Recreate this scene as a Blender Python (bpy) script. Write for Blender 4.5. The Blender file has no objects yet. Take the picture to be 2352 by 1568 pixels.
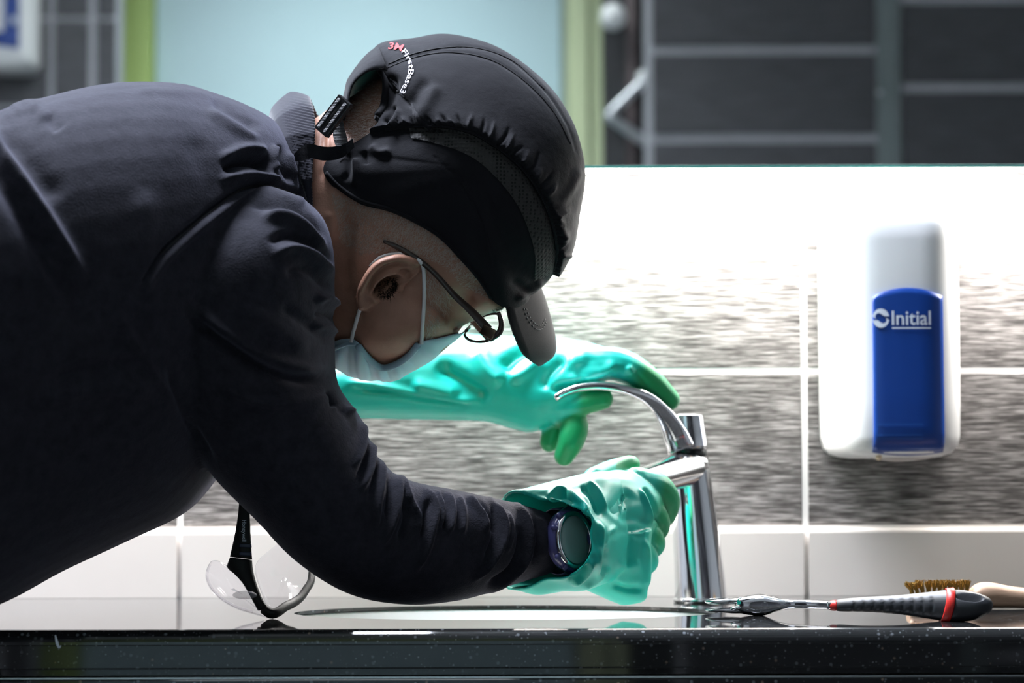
import bpy, bmesh, math, random
import numpy as np
from mathutils import Vector, Matrix
from mathutils.bvhtree import BVHTree

random.seed(7); np.random.seed(7)
scene = bpy.context.scene
col = scene.collection

# ------------------------------------------------------------------ camera
FPX = 5970.0
CAM = np.array([0.0, -2.5, 0.98])
al = math.atan(298 / FPX); rl = -0.003
_fw = np.array([0, math.cos(al), math.sin(al)])
_u0 = np.array([0, -math.sin(al), math.cos(al)]); _r0 = np.array([1.0, 0, 0])
_rt = _r0 * math.cos(rl) + _u0 * math.sin(rl)
_up = _u0 * math.cos(rl) - _r0 * math.sin(rl)
cd = bpy.data.cameras.new('camera'); cam = bpy.data.objects.new('camera', cd); col.objects.link(cam)
cd.sensor_width = 36.0; cd.lens = 36.0 * FPX / 2352.0; cd.clip_start = 0.05; cd.clip_end = 50
cam.matrix_world = Matrix(((_rt[0], _up[0], -_fw[0], CAM[0]), (_rt[1], _up[1], -_fw[1], CAM[1]),
                           (_rt[2], _up[2], -_fw[2], CAM[2]), (0, 0, 0, 1)))
cd.dof.use_dof = True; cd.dof.focus_distance = 2.12; cd.dof.aperture_fstop = 5.0; cd.dof.aperture_blades = 9
scene.camera = cam

# ------------------------------------------------------------------ world, light, exposure
w = bpy.data.worlds.new('world'); scene.world = w; w.use_nodes = True
w.node_tree.nodes['Background'].inputs[0].default_value = (0.5, 0.55, 0.65, 1)
w.node_tree.nodes['Background'].inputs[1].default_value = 0.05
scene.view_settings.view_transform = 'Standard'; scene.view_settings.look = 'None'
scene.view_settings.gamma = 1.0; scene.view_settings.use_curve_mapping = False
scene.view_settings.exposure = 0.1
LED_W = 26.0           # strip light under the mirror
CEIL_W = 72.0          # ceiling panel over the basin
DOOR_FILL_W = 9.0         # unseen ceiling panel added to light the door

def area_light(name, loc, sx, sy, watts, color, rot=(0, 0, 0), parent=None, spread=180):
    l = bpy.data.lights.new(name, 'AREA'); l.shape = 'RECTANGLE'; l.size = sx; l.size_y = sy
    l.energy = watts; l.color = color; l.spread = math.radians(spread)
    o = bpy.data.objects.new(name, l); col.objects.link(o); o.location = loc; o.rotation_euler = rot
    if parent is not None:
        o.parent = parent; o.matrix_parent_inverse = Matrix.Translation(-Vector(parent.location))
    return o

# ------------------------------------------------------------------ helpers
def P(px, py, Y):
    """A point at depth Y that the photograph shows at px, py."""
    d = _rt * ((px - 1176.0) / FPX) + _up * ((784.0 - py) / FPX) + _fw
    return CAM + d * ((Y - CAM[1]) / d[1])

MIR = -0.06            # front of the mirror glass
def PM(px, py, Yo):
    """The same for something seen in the mirror that stands at depth Yo."""
    p = P(px, py, 2 * MIR - Yo); return np.array([p[0], Yo, p[2]])

def to_px(v):
    d = np.asarray(v) - CAM
    zz = d @ _fw
    return np.stack([1176 + FPX * (d @ _rt) / zz, 784 - FPX * (d @ _up) / zz], 1)

def tag(o, label=None, cat=None, group=None, kind=None):
    if label: o['label'] = label
    if cat: o['category'] = cat
    if group: o['group'] = group
    if kind: o['kind'] = kind
    return o

def empty(name, loc):
    o = bpy.data.objects.new(name, None); col.objects.link(o); o.location = loc; o.empty_display_size = 0.02
    return o

def add(name, vf, mat, parent=None, smooth=True, loc=None):
    """Link (verts, faces) given in world coordinates as one mesh object."""
    v, f = vf
    v = np.asarray(v, float)
    me = bpy.data.meshes.new(name)
    if loc is not None: v = v - np.asarray(loc)
    me.from_pydata([tuple(p) for p in v], [], [tuple(int(i) for i in q) for q in f]); me.update()
    if smooth: me.polygons.foreach_set('use_smooth', [True] * len(me.polygons))
    o = bpy.data.objects.new(name, me); col.objects.link(o)
    if mat is not None: me.materials.append(mat)
    if loc is not None: o.location = loc
    if parent is not None: set_parent(o, parent)
    return o

def root_loc(o):
    l = Vector((0, 0, 0))
    while o is not None: l = l + o.location + o.matrix_parent_inverse.translation; o = o.parent
    return l

def set_parent(o, parent):
    o.parent = parent; o.matrix_parent_inverse = Matrix.Translation(-root_loc(parent))

def recalc(o):
    bm = bmesh.new(); bm.from_mesh(o.data); bmesh.ops.recalc_face_normals(bm, faces=bm.faces)
    bm.to_mesh(o.data); bm.free(); return o

def box(x0, x1, y0, y1, z0, z1, bev=0.0, seg=2):
    bm = bmesh.new(); bmesh.ops.create_cube(bm, size=1)
    for v in bm.verts:
        v.co = Vector(((x0 + x1) / 2 + v.co.x * (x1 - x0), (y0 + y1) / 2 + v.co.y * (y1 - y0), (z0 + z1) / 2 + v.co.z * (z1 - z0)))
    if bev > 0:
        bmesh.ops.bevel(bm, geom=list(bm.edges), offset=bev, segments=seg, affect='EDGES', profile=0.5)
    return from_bm(bm)

def from_bm(bm):
    bm.verts.index_update()
    r = (np.array([v.co[:] for v in bm.verts]), [[v.index for v in f.verts] for f in bm.faces]); bm.free(); return r

def join(*parts):
    V = []; F = []; n = 0
    for v, f in parts:
        V.append(np.asarray(v, float)); F += [[int(i) + n for i in q] for q in f]; n += len(v)
    return np.concatenate(V), F

def catmull(pts, sub, closed=False):
    pts = np.asarray(pts, float); n = len(pts); out = []
    rng = n if closed else n - 1
    for i in range(rng):
        if closed: p0, p1, p2, p3 = (pts[(i + k) % n] for k in (-1, 0, 1, 2))
        else:
            p1, p2 = pts[i], pts[i + 1]; p0 = pts[i - 1] if i else 2 * p1 - p2; p3 = pts[i + 2] if i + 2 < n else 2 * p2 - p1
        for k in range(sub):
            t = k / sub
            out.append(0.5 * ((2 * p1) + (-p0 + p2) * t + (2 * p0 - 5 * p1 + 4 * p2 - p3) * t * t + (-p0 + 3 * p1 - 3 * p2 + p3) * t ** 3))
    if not closed: out.append(pts[-1])
    return np.array(out)

def rings_mesh(R, caps=True):
    """R (k, n, 3) rings -> closed tube."""
    R = np.asarray(R); k, n, _ = R.shape
    V = R.reshape(-1, 3); F = []
    for i in range(k - 1):
        for j in range(n):
            a = i * n + j; b = i * n + (j + 1) % n
            F.append([a, b, b + n, a + n])
    if caps:
        V = np.concatenate([V, R[0].mean(0)[None], R[-1].mean(0)[None]])
        c0 = k * n; c1 = c0 + 1
        for j in range(n):
            F.append([c0, (j + 1) % n, j]); F.append([c1, (k - 1) * n + j, (k - 1) * n + (j + 1) % n])
    return V, F

def loft(secs, n=28, sub=4, caps=True, pw=1.0):
    """secs: rows of centre(3), half axis a(3), half axis b(3)."""
    S = catmull(np.array([np.concatenate(s) for s in secs]), sub) if sub > 1 else np.array([np.concatenate(s) for s in secs])
    th = np.linspace(0, 2 * np.pi, n, endpoint=False)
    c = np.sign(np.cos(th)) * np.abs(np.cos(th)) ** pw; s = np.sign(np.sin(th)) * np.abs(np.sin(th)) ** pw
    R = S[:, None, 0:3] + S[:, None, 3:6] * c[None, :, None] + S[:, None, 6:9] * s[None, :, None]
    return rings_mesh(R, caps)

def sec(A, B, Yc, hd, tilt=0.0):
    a = P(A[0], A[1], Yc); b = P(B[0], B[1], Yc)
    return ((a + b) / 2, (a - b) / 2, np.array([tilt * hd, hd, 0.0]))

def tube(pts, rad, n=10, sub=4, caps=True, flat=None):
    """Round tube along pts; rad scalar or list. flat=(dir, f): squash along dir."""
    pts = np.asarray(pts, float); rad = np.full(len(pts), rad) if np.isscalar(rad) else np.asarray(rad, float)
    Q = catmull(np.concatenate([pts, rad[:, None]], 1), sub) if sub > 1 else np.concatenate([pts, rad[:, None]], 1)
    C = Q[:, :3]; r = Q[:, 3]
    T = np.gradient(C, axis=0); T /= np.linalg.norm(T, axis=1)[:, None] + 1e-12
    ref = np.array([0, 1.0, 0]) if abs(T[0][1]) < 0.8 else np.array([1.0, 0, 0])
    th = np.linspace(0, 2 * np.pi, n, endpoint=False); R = []
    N = ref - T[0] * (ref @ T[0]); N /= np.linalg.norm(N)
    for i in range(len(C)):
        N = N - T[i] * (N @ T[i]); N /= np.linalg.norm(N) + 1e-12
        B = np.cross(T[i], N)
        R.append(C[i] + r[i] * (np.cos(th)[:, None] * N + np.sin(th)[:, None] * B))
    R = np.array(R)
    if flat is not None:
        d = np.asarray(flat[0], float); d /= np.linalg.norm(d)
        off = R - C[:, None, :]; R = C[:, None, :] + off - (off @ d)[..., None] * d * (1 - flat[1])
    return rings_mesh(R, caps)

def capsule_chain(pts, rad, n=14):
    """Tube with rounded ends for fingers."""
    pts = [np.asarray(p, float) for p in pts]; rad = list(np.full(len(pts), rad) if np.isscalar(rad) else rad)
    d0 = pts[0] - pts[1]; d0 /= np.linalg.norm(d0); d1 = pts[-1] - pts[-2]; d1 /= np.linalg.norm(d1)
    body = catmull(np.concatenate([np.array(pts), np.array(rad)[:, None]], 1), 5)
    pre = [np.append(pts[0] + d0 * rad[0] * k, rad[0] * math.sqrt(1 - k * k)) for k in (0.97, 0.8, 0.5)]
    post = [np.append(pts[-1] + d1 * rad[-1] * k, rad[-1] * math.sqrt(1 - k * k)) for k in (0.35, 0.65, 0.85, 0.97)]
    Q = np.array(pre + list(body) + post)
    return tube(Q[:, :3], Q[:, 3], n=n, sub=1)

def ellipsoid(c, r, R=None, n=24, m=14):
    th = np.linspace(0, 2 * np.pi, n, endpoint=False); ph = np.linspace(0.06, np.pi - 0.06, m); rows = []
    for p in ph:
        q = np.stack([np.sin(p) * np.cos(th) * r[0], np.sin(p) * np.sin(th) * r[1], np.full(n, np.cos(p) * r[2])], 1)
        if R is not None: q = q @ np.asarray(R).T
        rows.append(q + np.asarray(c))
    return rings_mesh(np.array(rows))

def mesh_arrays(me):
    v = np.zeros(len(me.vertices) * 3); me.vertices.foreach_get('co', v); v = v.reshape(-1, 3)
    n = np.zeros(len(me.vertices) * 3); me.vertices.foreach_get('normal', n); n = n.reshape(-1, 3)
    return v, n, [list(p.vertices) for p in me.polygons]

def remesh(parts, voxel, smooth=3, fac=0.5):
    o = add('tmp', join(*parts), None); recalc(o)
    m = o.modifiers.new('r', 'REMESH'); m.mode = 'VOXEL'; m.voxel_size = voxel
    if smooth:
        s = o.modifiers.new('s', 'SMOOTH'); s.factor = fac; s.iterations = smooth
    me = bpy.data.meshes.new_from_object(o.evaluated_get(bpy.context.evaluated_depsgraph_get()))
    old = o.data; bpy.data.objects.remove(o); bpy.data.meshes.remove(old)
    r = mesh_arrays(me); bpy.data.meshes.remove(me); return r     # verts, normals, faces

def normals_of(v, f):
    me = bpy.data.meshes.new('t'); me.from_pydata([tuple(p) for p in v], [], f); me.update()
    n = mesh_arrays(me)[1]; bpy.data.meshes.remove(me); return n

def seg_dist(q, poly):
    """Distance of 2D points q to a polyline and position 0..1 along it and signed side."""
    poly = np.asarray(poly, float); best = np.full(len(q), 1e9); t = np.zeros(len(q)); side = np.ones(len(q))
    L = np.concatenate([[0], np.cumsum(np.linalg.norm(np.diff(poly, axis=0), axis=1))])
    for i in range(len(poly) - 1):
        a, b = poly[i], poly[i + 1]; d = b - a; l2 = d @ d
        u = np.clip(((q - a) @ d) / l2, 0, 1); c = a + u[:, None] * d
        e = q - c; dd = np.linalg.norm(e, axis=1); m = dd < best
        best[m] = dd[m]; t[m] = ((L[i] + u * math.sqrt(l2)) / L[-1])[m]; side[m] = np.sign(d[0] * e[:, 1] - d[1] * e[:, 0])[m]
    return best, t, side

def folds(v, n, strokes, near=None):
    """Displace the side of a surface that faces the room along folds; stroke: (polyline, half width, height[, one sided])."""
    q = to_px(v); view = CAM - v; view /= np.linalg.norm(view, axis=1)[:, None]
    face = np.clip(((n * view).sum(1) + 0.15) / 0.3, 0, 1)
    if near is not None: face = face * near
    disp = np.zeros(len(v))
    for st in strokes:
        poly, wd, h = st[:3]
        if len(poly) > 2: poly = catmull(poly, 5)
        lo_, hi_ = np.min(poly, 0) - 3 * wd, np.max(poly, 0) + 3 * wd
        ix = np.nonzero((q[:, 0] > lo_[0]) & (q[:, 0] < hi_[0]) & (q[:, 1] > lo_[1]) & (q[:, 1] < hi_[1]) & (face > 0))[0]
        if not len(ix): continue
        d, t, sd = seg_dist(q[ix], poly)
        ends = np.clip(np.minimum(t, 1 - t) / 0.22, 0.0, 1.0); ends = ends * ends * (3 - 2 * ends)
        if len(st) > 3: ends = np.maximum(ends, st[3])
        disp[ix] += h * np.exp(-(d / wd) ** 2) * ends
    return v + n * (disp * face)[:, None]

def bvh_of(v, f): return BVHTree.FromPolygons([tuple(p) for p in v], f)

def hit(bvh, px, py):
    """First surface point that the photograph shows at px, py."""
    d = Vector(P(px, py, 0) - CAM).normalized(); h = bvh.ray_cast(Vector(CAM), d)
    if h[0] is None:
        return None, None
    n = h[1]
    if n.dot(d) > 0: n = -n
    return np.array(h[0]), np.array(n)

def hits(bvh, pts, off=0.0):
    out = []
    for p in pts:
        h, n = hit(bvh, *p)
        if h is None:
            if out: out.append(out[-1])
            continue
        out.append(h + n * off)
    return np.array(out)

def solidify(vf, t):
    """Thicken an open sheet by t against its normals."""
    v, f = vf; n = normals_of(v, f); k = len(v)
    cnt = {}
    for q in f:
        for a, b in zip(q, q[1:] + q[:1]): cnt[(a, b)] = cnt.get((a, b), 0) + 1
    F = [list(q) for q in f] + [[i + k for i in reversed(q)] for q in f]
    for (a, b) in cnt:
        if (b, a) not in cnt: F.append([b, a, a + k, b + k])
    return np.concatenate([v, v - n * t]), F

def grid(G):
    """G (r, c, 3) -> sheet."""
    G = np.asarray(G); r, c, _ = G.shape
    return G.reshape(-1, 3), [[i * c + j, i * c + j + 1, (i + 1) * c + j + 1, (i + 1) * c + j] for i in range(r - 1) for j in range(c - 1)]

def text_mesh(s, bold=0.0):
    cu = bpy.data.curves.new('t', 'FONT'); cu.body = s; cu.size = 1.0; cu.offset = bold; cu.resolution_u = 3
    o = bpy.data.objects.new('t', cu); col.objects.link(o)
    me = bpy.data.meshes.new_from_object(o.evaluated_get(bpy.context.evaluated_depsgraph_get()))
    bm = bmesh.new(); bm.from_mesh(me); bmesh.ops.triangulate(bm, faces=bm.faces)
    for _ in range(2): bmesh.ops.subdivide_edges(bm, edges=[e for e in bm.edges if e.calc_length() > 0.12], cuts=1)
    bmesh.ops.triangulate(bm, faces=bm.faces)
    r = from_bm(bm); bpy.data.objects.remove(o); bpy.data.curves.remove(cu); bpy.data.meshes.remove(me)
    return r

# ------------------------------------------------------------------ materials
def new_mat(name, color=(0.5, 0.5, 0.5), rough=0.5, metal=0.0, spec=0.5, **kw):
    m = bpy.data.materials.new(name); m.use_nodes = True
    b = m.node_tree.nodes['Principled BSDF']
    b.inputs['Base Color'].default_value = (*color, 1); b.inputs['Roughness'].default_value = rough
    b.inputs['Metallic'].default_value = metal; b.inputs['Specular IOR Level'].default_value = spec
    for k, v in kw.items():
        b.inputs[k.replace('_', ' ')].default_value = v
    return m

def nodes(m): return m.node_tree.nodes, m.node_tree.links, m.node_tree.nodes['Principled BSDF']

def coords(m, scale=(1, 1, 1), kind='Object'):
    N, L, b = nodes(m); tc = N.new('ShaderNodeTexCoord'); mp = N.new('ShaderNodeMapping'); mp.inputs['Scale'].default_value = scale
    L.new(tc.outputs[kind], mp.inputs['Vector']); return mp.outputs['Vector']

def noise(m, vec, scale, detail=3, rough=0.5):
    N, L, b = nodes(m); t = N.new('ShaderNodeTexNoise'); t.inputs['Scale'].default_value = scale
    t.inputs['Detail'].default_value = detail; t.inputs['Roughness'].default_value = rough
    L.new(vec, t.inputs['Vector']); return t.outputs['Fac']

def ramp(m, fac, stops):
    N, L, b = nodes(m); r = N.new('ShaderNodeValToRGB'); e = r.color_ramp.elements
    while len(e) < len(stops): e.new(0.5)
    for i, (p, c) in enumerate(stops): e[i].position = p; e[i].color = (*c, 1) if len(c) == 3 else c
    L.new(fac, r.inputs['Fac']); return r.outputs['Color']

def bump(m, h, strength=0.3, dist=0.001):
    N, L, b = nodes(m); bn = N.new('ShaderNodeBump'); bn.inputs['Strength'].default_value = strength; bn.inputs['Distance'].default_value = dist
    L.new(h, bn.inputs['Height']); 
    if b.inputs['Normal'].is_linked: L.new(b.inputs['Normal'].links[0].from_socket, bn.inputs['Normal'])
    L.new(bn.outputs['Normal'], b.inputs['Normal'])

def base(m, c):
    N, L, b = nodes(m); L.new(c, b.inputs['Base Color'])

def wave(m, vec, scale, direction='X', dist=0.0):
    N, L, b = nodes(m); t = N.new('ShaderNodeTexWave'); t.bands_direction = direction; t.inputs['Scale'].default_value = scale
    t.inputs['Distortion'].default_value = dist; L.new(vec, t.inputs['Vector']); return t.outputs['Fac']

M = {}
# dark tile with a woven, streaky face
m = M['tile'] = new_mat('streaky_dark_tile', rough=0.5, spec=0.35)
N, L, b = nodes(m)
tc = N.new('ShaderNodeTexCoord'); oi = N.new('ShaderNodeObjectInfo'); ml = N.new('ShaderNodeVectorMath'); ml.operation = 'MULTIPLY_ADD'
ml.inputs[1].default_value = (1, 1, 1); L.new(tc.outputs['Object'], ml.inputs[0])
cx = N.new('ShaderNodeCombineXYZ'); mm = N.new('ShaderNodeMath'); mm.operation = 'MULTIPLY'; mm.inputs[1].default_value = 13.0
L.new(oi.outputs['Random'], mm.inputs[0]); L.new(mm.outputs[0], cx.inputs[0]); L.new(mm.outputs[0], cx.inputs[2]); L.new(cx.outputs[0], ml.inputs[2])
mp = N.new('ShaderNodeMapping'); mp.inputs['Scale'].default_value = (30, 30, 680); L.new(ml.outputs[0], mp.inputs[0])
mp2 = N.new('ShaderNodeMapping'); mp2.inputs['Scale'].default_value = (10, 10, 90); L.new(ml.outputs[0], mp2.inputs[0])
n1 = noise(m, mp.outputs[0], 1.0, 3, 0.6); n2 = noise(m, mp2.outputs[0], 1.0, 2, 0.5)
mx = N.new('ShaderNodeMath'); mx.operation = 'MULTIPLY_ADD'; mx.inputs[1].default_value = 0.2; L.new(n2, mx.inputs[0]); L.new(n1, mx.inputs[2])
base(m, ramp(m, mx.outputs[0], [(0.47, (0.04, 0.037, 0.036)), (0.59, (0.125, 0.116, 0.112)), (0.73, (0.40, 0.38, 0.37))]))
bump(m, n1, 0.5, 0.0008)
m = M['tile_far'] = new_mat('charcoal_tile', (0.05, 0.05, 0.055), 0.5)
base(m, ramp(m, noise(m, coords(m, (3, 3, 30)), 4, 3), [(0.3, (0.04, 0.04, 0.044)), (0.7, (0.07, 0.07, 0.078))]))
m = M['grout'] = new_mat('white_grout', (0.86, 0.84, 0.82), 0.8)
bump(m, noise(m, coords(m), 400), 0.2, 0.0005)
m = M['grout_far'] = new_mat('grey_grout', (0.28, 0.28, 0.29), 0.8)
base(m, ramp(m, noise(m, coords(m), 60), [(0.2, (0.36, 0.36, 0.38)), (0.8, (0.42, 0.42, 0.45))]))
m = M['cream'] = new_mat('cream_tile', (0.74, 0.69, 0.65), 0.25)
base(m, ramp(m, noise(m, coords(m), 9), [(0.2, (0.72, 0.67, 0.63)), (0.8, (0.77, 0.72, 0.68))]))
# black speckled quartz
m = M['quartz'] = new_mat('black_speckled_quartz', rough=0.035, spec=0.6)
N, L, b = nodes(m); vec = coords(m)
def speck(scale, th, c, prev, jitter):
    vo = N.new('ShaderNodeTexVoronoi'); vo.inputs['Scale'].default_value = scale; vo.inputs['Randomness'].default_value = 1.0
    ad = N.new('ShaderNodeVectorMath'); ad.operation = 'ADD'; ad.inputs[1].default_value = (jitter, jitter * 2, jitter * 3); L.new(vec, ad.inputs[0])
    L.new(ad.outputs[0], vo.inputs['Vector'])
    sp = N.new('ShaderNodeSeparateColor'); L.new(vo.outputs['Color'], sp.inputs[0])
    a = N.new('ShaderNodeMath'); a.operation = 'LESS_THAN'; a.inputs[1].default_value = th; L.new(vo.outputs['Distance'], a.inputs[0])
    g = N.new('ShaderNodeMath'); g.operation = 'GREATER_THAN'; g.inputs[1].default_value = 0.72; L.new(sp.outputs[0], g.inputs[0])
    k = N.new('ShaderNodeMath'); k.operation = 'MULTIPLY'; L.new(a.outputs[0], k.inputs[0]); L.new(g.outputs[0], k.inputs[1])
    k2 = N.new('ShaderNodeMath'); k2.operation = 'MULTIPLY'; L.new(k.outputs[0], k2.inputs[0]); L.new(sp.outputs[1], k2.inputs[1])
    mixn = N.new('ShaderNodeMix'); mixn.data_type = 'RGBA'; L.new(k2.outputs[0], mixn.inputs['Factor'])
    if prev is None: mixn.inputs['A'].default_value = (0.017, 0.0178, 0.0185, 1)
    else: L.new(prev, mixn.inputs['A'])
    mixn.inputs['B'].default_value = (*c, 1); return mixn.outputs['Result']
c = speck(420, 0.28, (0.16, 0.17, 0.18), None, 0.0); c = speck(190, 0.24, (0.22, 0.24, 0.26), c, 3.1); c = speck(110, 0.12, (0.3, 0.22, 0.17), c, 7.7)
base(m, c)
M['ceramic'] = new_mat('white_ceramic', (0.85, 0.83, 0.8), 0.12); M['white_paint'] = new_mat('white_paint', (0.75, 0.76, 0.76), 0.6)
M['floor'] = new_mat('grey_floor', (0.16, 0.17, 0.17), 0.45)
base(M['floor'], ramp(M['floor'], noise(M['floor'], coords(M['floor']), 30, 5), [(0.3, (0.13, 0.14, 0.14)), (0.7, (0.2, 0.21, 0.21))]))
m = M['chrome'] = new_mat('chrome', (0.82, 0.83, 0.85), 0.07, 1.0)
m = M['mirror'] = new_mat('mirror_silver', (0.9, 0.94, 0.93), 0.0, 1.0)
M['glass_edge'] = new_mat('green_glass_edge', (0.05, 0.25, 0.22), 0.1)
m = M['led'] = new_mat('led_diffuser', (0.9, 0.9, 0.9), 0.4); N, L, b = nodes(m)
b.inputs['Emission Color'].default_value = (1.0, 0.97, 0.94, 1); b.inputs['Emission Strength'].default_value = 6.0
m = M['lamp_panel'] = new_mat('lamp_panel_diffuser', (0.9, 0.9, 0.9), 0.4); N, L, b = nodes(m)
b.inputs['Emission Color'].default_value = (0.85, 0.92, 1.0, 1); b.inputs['Emission Strength'].default_value = 3.0
M['white_plastic'] = new_mat('white_plastic', (0.82, 0.82, 0.81), 0.32)
M['blue_plastic'] = new_mat('blue_plastic', (0.006, 0.05, 0.28), 0.32)
M['print_white'] = new_mat('white_print', (0.75, 0.8, 0.88), 0.5)
M['emboss_blue'] = new_mat('embossed_blue', (0.01, 0.07, 0.33), 0.35)
M['door'] = new_mat('pale_aqua_laminate', (0.50, 0.68, 0.71), 0.35)
M['frame_green'] = new_mat('lime_green_paint', (0.42, 0.56, 0.17), 0.45)
M['frame_pale'] = new_mat('pale_lime_paint', (0.62, 0.70, 0.42), 0.45)
M['frame_shade'] = new_mat('shaded_green_paint', (0.3, 0.36, 0.3), 0.5)  # frame green dulled to grey: shadow put into the colour
M['dark_panel'] = new_mat('dark_panel', (0.02, 0.02, 0.022), 0.4)
M['steel'] = new_mat('brushed_steel', (0.55, 0.56, 0.58), 0.3, 1.0)
M['black_rubber'] = new_mat('black_rubber_grip', (0.018, 0.02, 0.024), 0.5); 
bump(M['black_rubber'], noise(M['black_rubber'], coords(M['black_rubber']), 2500), 0.15, 0.0002)
M['red_plastic'] = new_mat('red_plastic', (0.62, 0.02, 0.015), 0.4)
m = M['wood'] = new_mat('beech_wood', (0.4, 0.25, 0.16), 0.6)
base(m, ramp(m, noise(m, coords(m, (6, 60, 60)), 8, 4), [(0.3, (0.36, 0.22, 0.14)), (0.7, (0.5, 0.33, 0.22))]))
m = M['brass'] = new_mat('brass_bristle', (0.42, 0.25, 0.06), 0.4, 0.7)
# cloth
m = M['jacket'] = new_mat('navy_black_jersey', (0.016, 0.016, 0.022), 0.9, spec=0.15, Sheen_Weight=0.14, Sheen_Roughness=0.45)
m.node_tree.nodes['Principled BSDF'].inputs['Sheen Tint'].default_value = (0.55, 0.55, 0.75, 1)
v_ = coords(m); base(m, ramp(m, noise(m, v_, 90, 9, 0.75), [(0.3, (0.010, 0.010, 0.0145)), (0.7, (0.024, 0.024, 0.032))]))
bump(m, noise(m, v_, 700, 3), 0.5, 0.0009); bump(m, noise(m, v_, 130, 3), 0.15, 0.002)
m = M['rib'] = new_mat('ribbed_navy_collar', (0.018, 0.018, 0.026), 0.9, spec=0.15, Sheen_Weight=0.3, Sheen_Roughness=0.4)
m = M['cap'] = new_mat('black_cotton_cap', (0.0085, 0.0085, 0.011), 0.85, spec=0.15, Sheen_Weight=0.08, Sheen_Roughness=0.4)
v_ = coords(m); bump(m, noise(m, v_, 1200, 2), 0.3, 0.0005); bump(m, noise(m, v_, 60, 4), 0.25, 0.004)
m = M['cap_mesh'] = new_mat('black_vent_mesh', (0.012, 0.012, 0.012), 0.7, spec=0.3)
N, L, b = nodes(m); vo = N.new('ShaderNodeTexVoronoi'); vo.inputs['Scale'].default_value = 330; vo.inputs['Randomness'].default_value = 0.25
L.new(coords(m), vo.inputs['Vector'])
base(m, ramp(m, vo.outputs['Distance'], [(0.25, (0.003, 0.003, 0.003)), (0.45, (0.03, 0.029, 0.028))])); bump(m, vo.outputs['Distance'], 0.8, 0.001)
M['brim'] = new_mat('charcoal_brim_cloth', (0.02, 0.02, 0.021), 0.9, spec=0.15, Sheen_Weight=0.08)
bump(M['brim'], noise(M['brim'], coords(M['brim']), 1500, 2), 0.3, 0.0005)
M['thread'] = new_mat('grey_thread', (0.2, 0.2, 0.2), 0.8); M['thread_dark'] = new_mat('black_thread', (0.012, 0.012, 0.014), 0.8)
M['red_thread'] = new_mat('red_thread', (0.62, 0.006, 0.012), 0.7); M['white_thread'] = new_mat('white_thread', (0.8, 0.76, 0.85), 0.6)
M['black_plastic'] = new_mat('black_plastic', (0.01, 0.01, 0.011), 0.28); M['matte_black'] = new_mat('matte_black_frame', (0.014, 0.014, 0.014), 0.55, spec=0.3)
M['strap'] = new_mat('grey_black_webbing', (0.05, 0.05, 0.058), 0.6, Sheen_Weight=0.3)
bump(M['strap'], wave(M['strap'], coords(M['strap']), 260, 'Z'), 0.6, 0.001)
M['trousers'] = new_mat('black_trousers', (0.014, 0.014, 0.017), 0.85); M['shoe'] = new_mat('black_leather', (0.012, 0.012, 0.012), 0.4)
# skin
m = M['skin'] = new_mat('brown_skin', (0.2, 0.1, 0.07), 0.5, spec=0.35, Subsurface_Weight=0.12, Subsurface_Scale=0.006)
m.node_tree.nodes['Principled BSDF'].inputs['Subsurface Radius'].default_value = (1.0, 0.35, 0.2)
v_ = coords(m); 
base(m, ramp(m, noise(m, v_, 26, 5, 0.6), [(0.25, (0.26, 0.125, 0.082)), (0.5, (0.37, 0.192, 0.132)), (0.8, (0.46, 0.245, 0.172))]))
bump(m, noise(m, v_, 700, 3, 0.6), 0.35, 0.0006)
M['hair'] = new_mat('grey_hair', (0.45, 0.36, 0.3), 0.4); M['hair_dark'] = new_mat('black_hair', (0.006, 0.005, 0.005), 0.9, spec=0.1)
m = M['mask'] = new_mat('pale_blue_nonwoven', (0.50, 0.66, 0.74), 0.8, spec=0.2, Subsurface_Weight=0.25, Subsurface_Scale=0.01)
bump(m, noise(m, coords(m), 1400, 2), 0.25, 0.0004)
M['mask_edge'] = new_mat('blue_welded_edge', (0.32, 0.46, 0.55), 0.7); M['elastic'] = new_mat('white_elastic', (0.74, 0.73, 0.73), 0.7)
M['spectacle'] = new_mat('dark_brown_frame', (0.03, 0.016, 0.011), 0.3); M['spectacle_metal'] = new_mat('gunmetal_hinge', (0.12, 0.085, 0.06), 0.25, 0.8)
def clear(name, tint, fac):
    m = bpy.data.materials.new(name); m.use_nodes = True; N = m.node_tree.nodes; L = m.node_tree.links; N.remove(N['Principled BSDF'])
    tr = N.new('ShaderNodeBsdfTransparent'); tr.inputs[0].default_value = (*tint, 1); gl = N.new('ShaderNodeBsdfGlossy'); gl.inputs['Roughness'].default_value = 0.02
    fr = N.new('ShaderNodeLayerWeight'); fr.inputs[0].default_value = 0.5; pw_ = N.new('ShaderNodeMath'); pw_.operation = 'POWER'; pw_.inputs[1].default_value = 4.0
    sc_ = N.new('ShaderNodeMath'); sc_.operation = 'MULTIPLY_ADD'; sc_.inputs[1].default_value = fac; sc_.inputs[2].default_value = 0.025; mx = N.new('ShaderNodeMixShader')
    L.new(fr.outputs['Facing'], pw_.inputs[0]); L.new(pw_.outputs[0], sc_.inputs[0]); L.new(sc_.outputs[0], mx.inputs[0]); L.new(tr.outputs[0], mx.inputs[1]); L.new(gl.outputs[0], mx.inputs[2]); L.new(mx.outputs[0], N['Material Output'].inputs[0]); return m
M['lens'] = clear('clear_lens', (0.95, 0.96, 0.96), 0.15)
M['clear_pc'] = clear('clear_polycarbonate', (0.965, 0.96, 0.975), 0.45)
M['watch_blue'] = new_mat('navy_resin', (0.075, 0.075, 0.21), 0.22); M['watch_dial'] = new_mat('green_grey_display', (0.26, 0.4, 0.38), 0.15)
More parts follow.
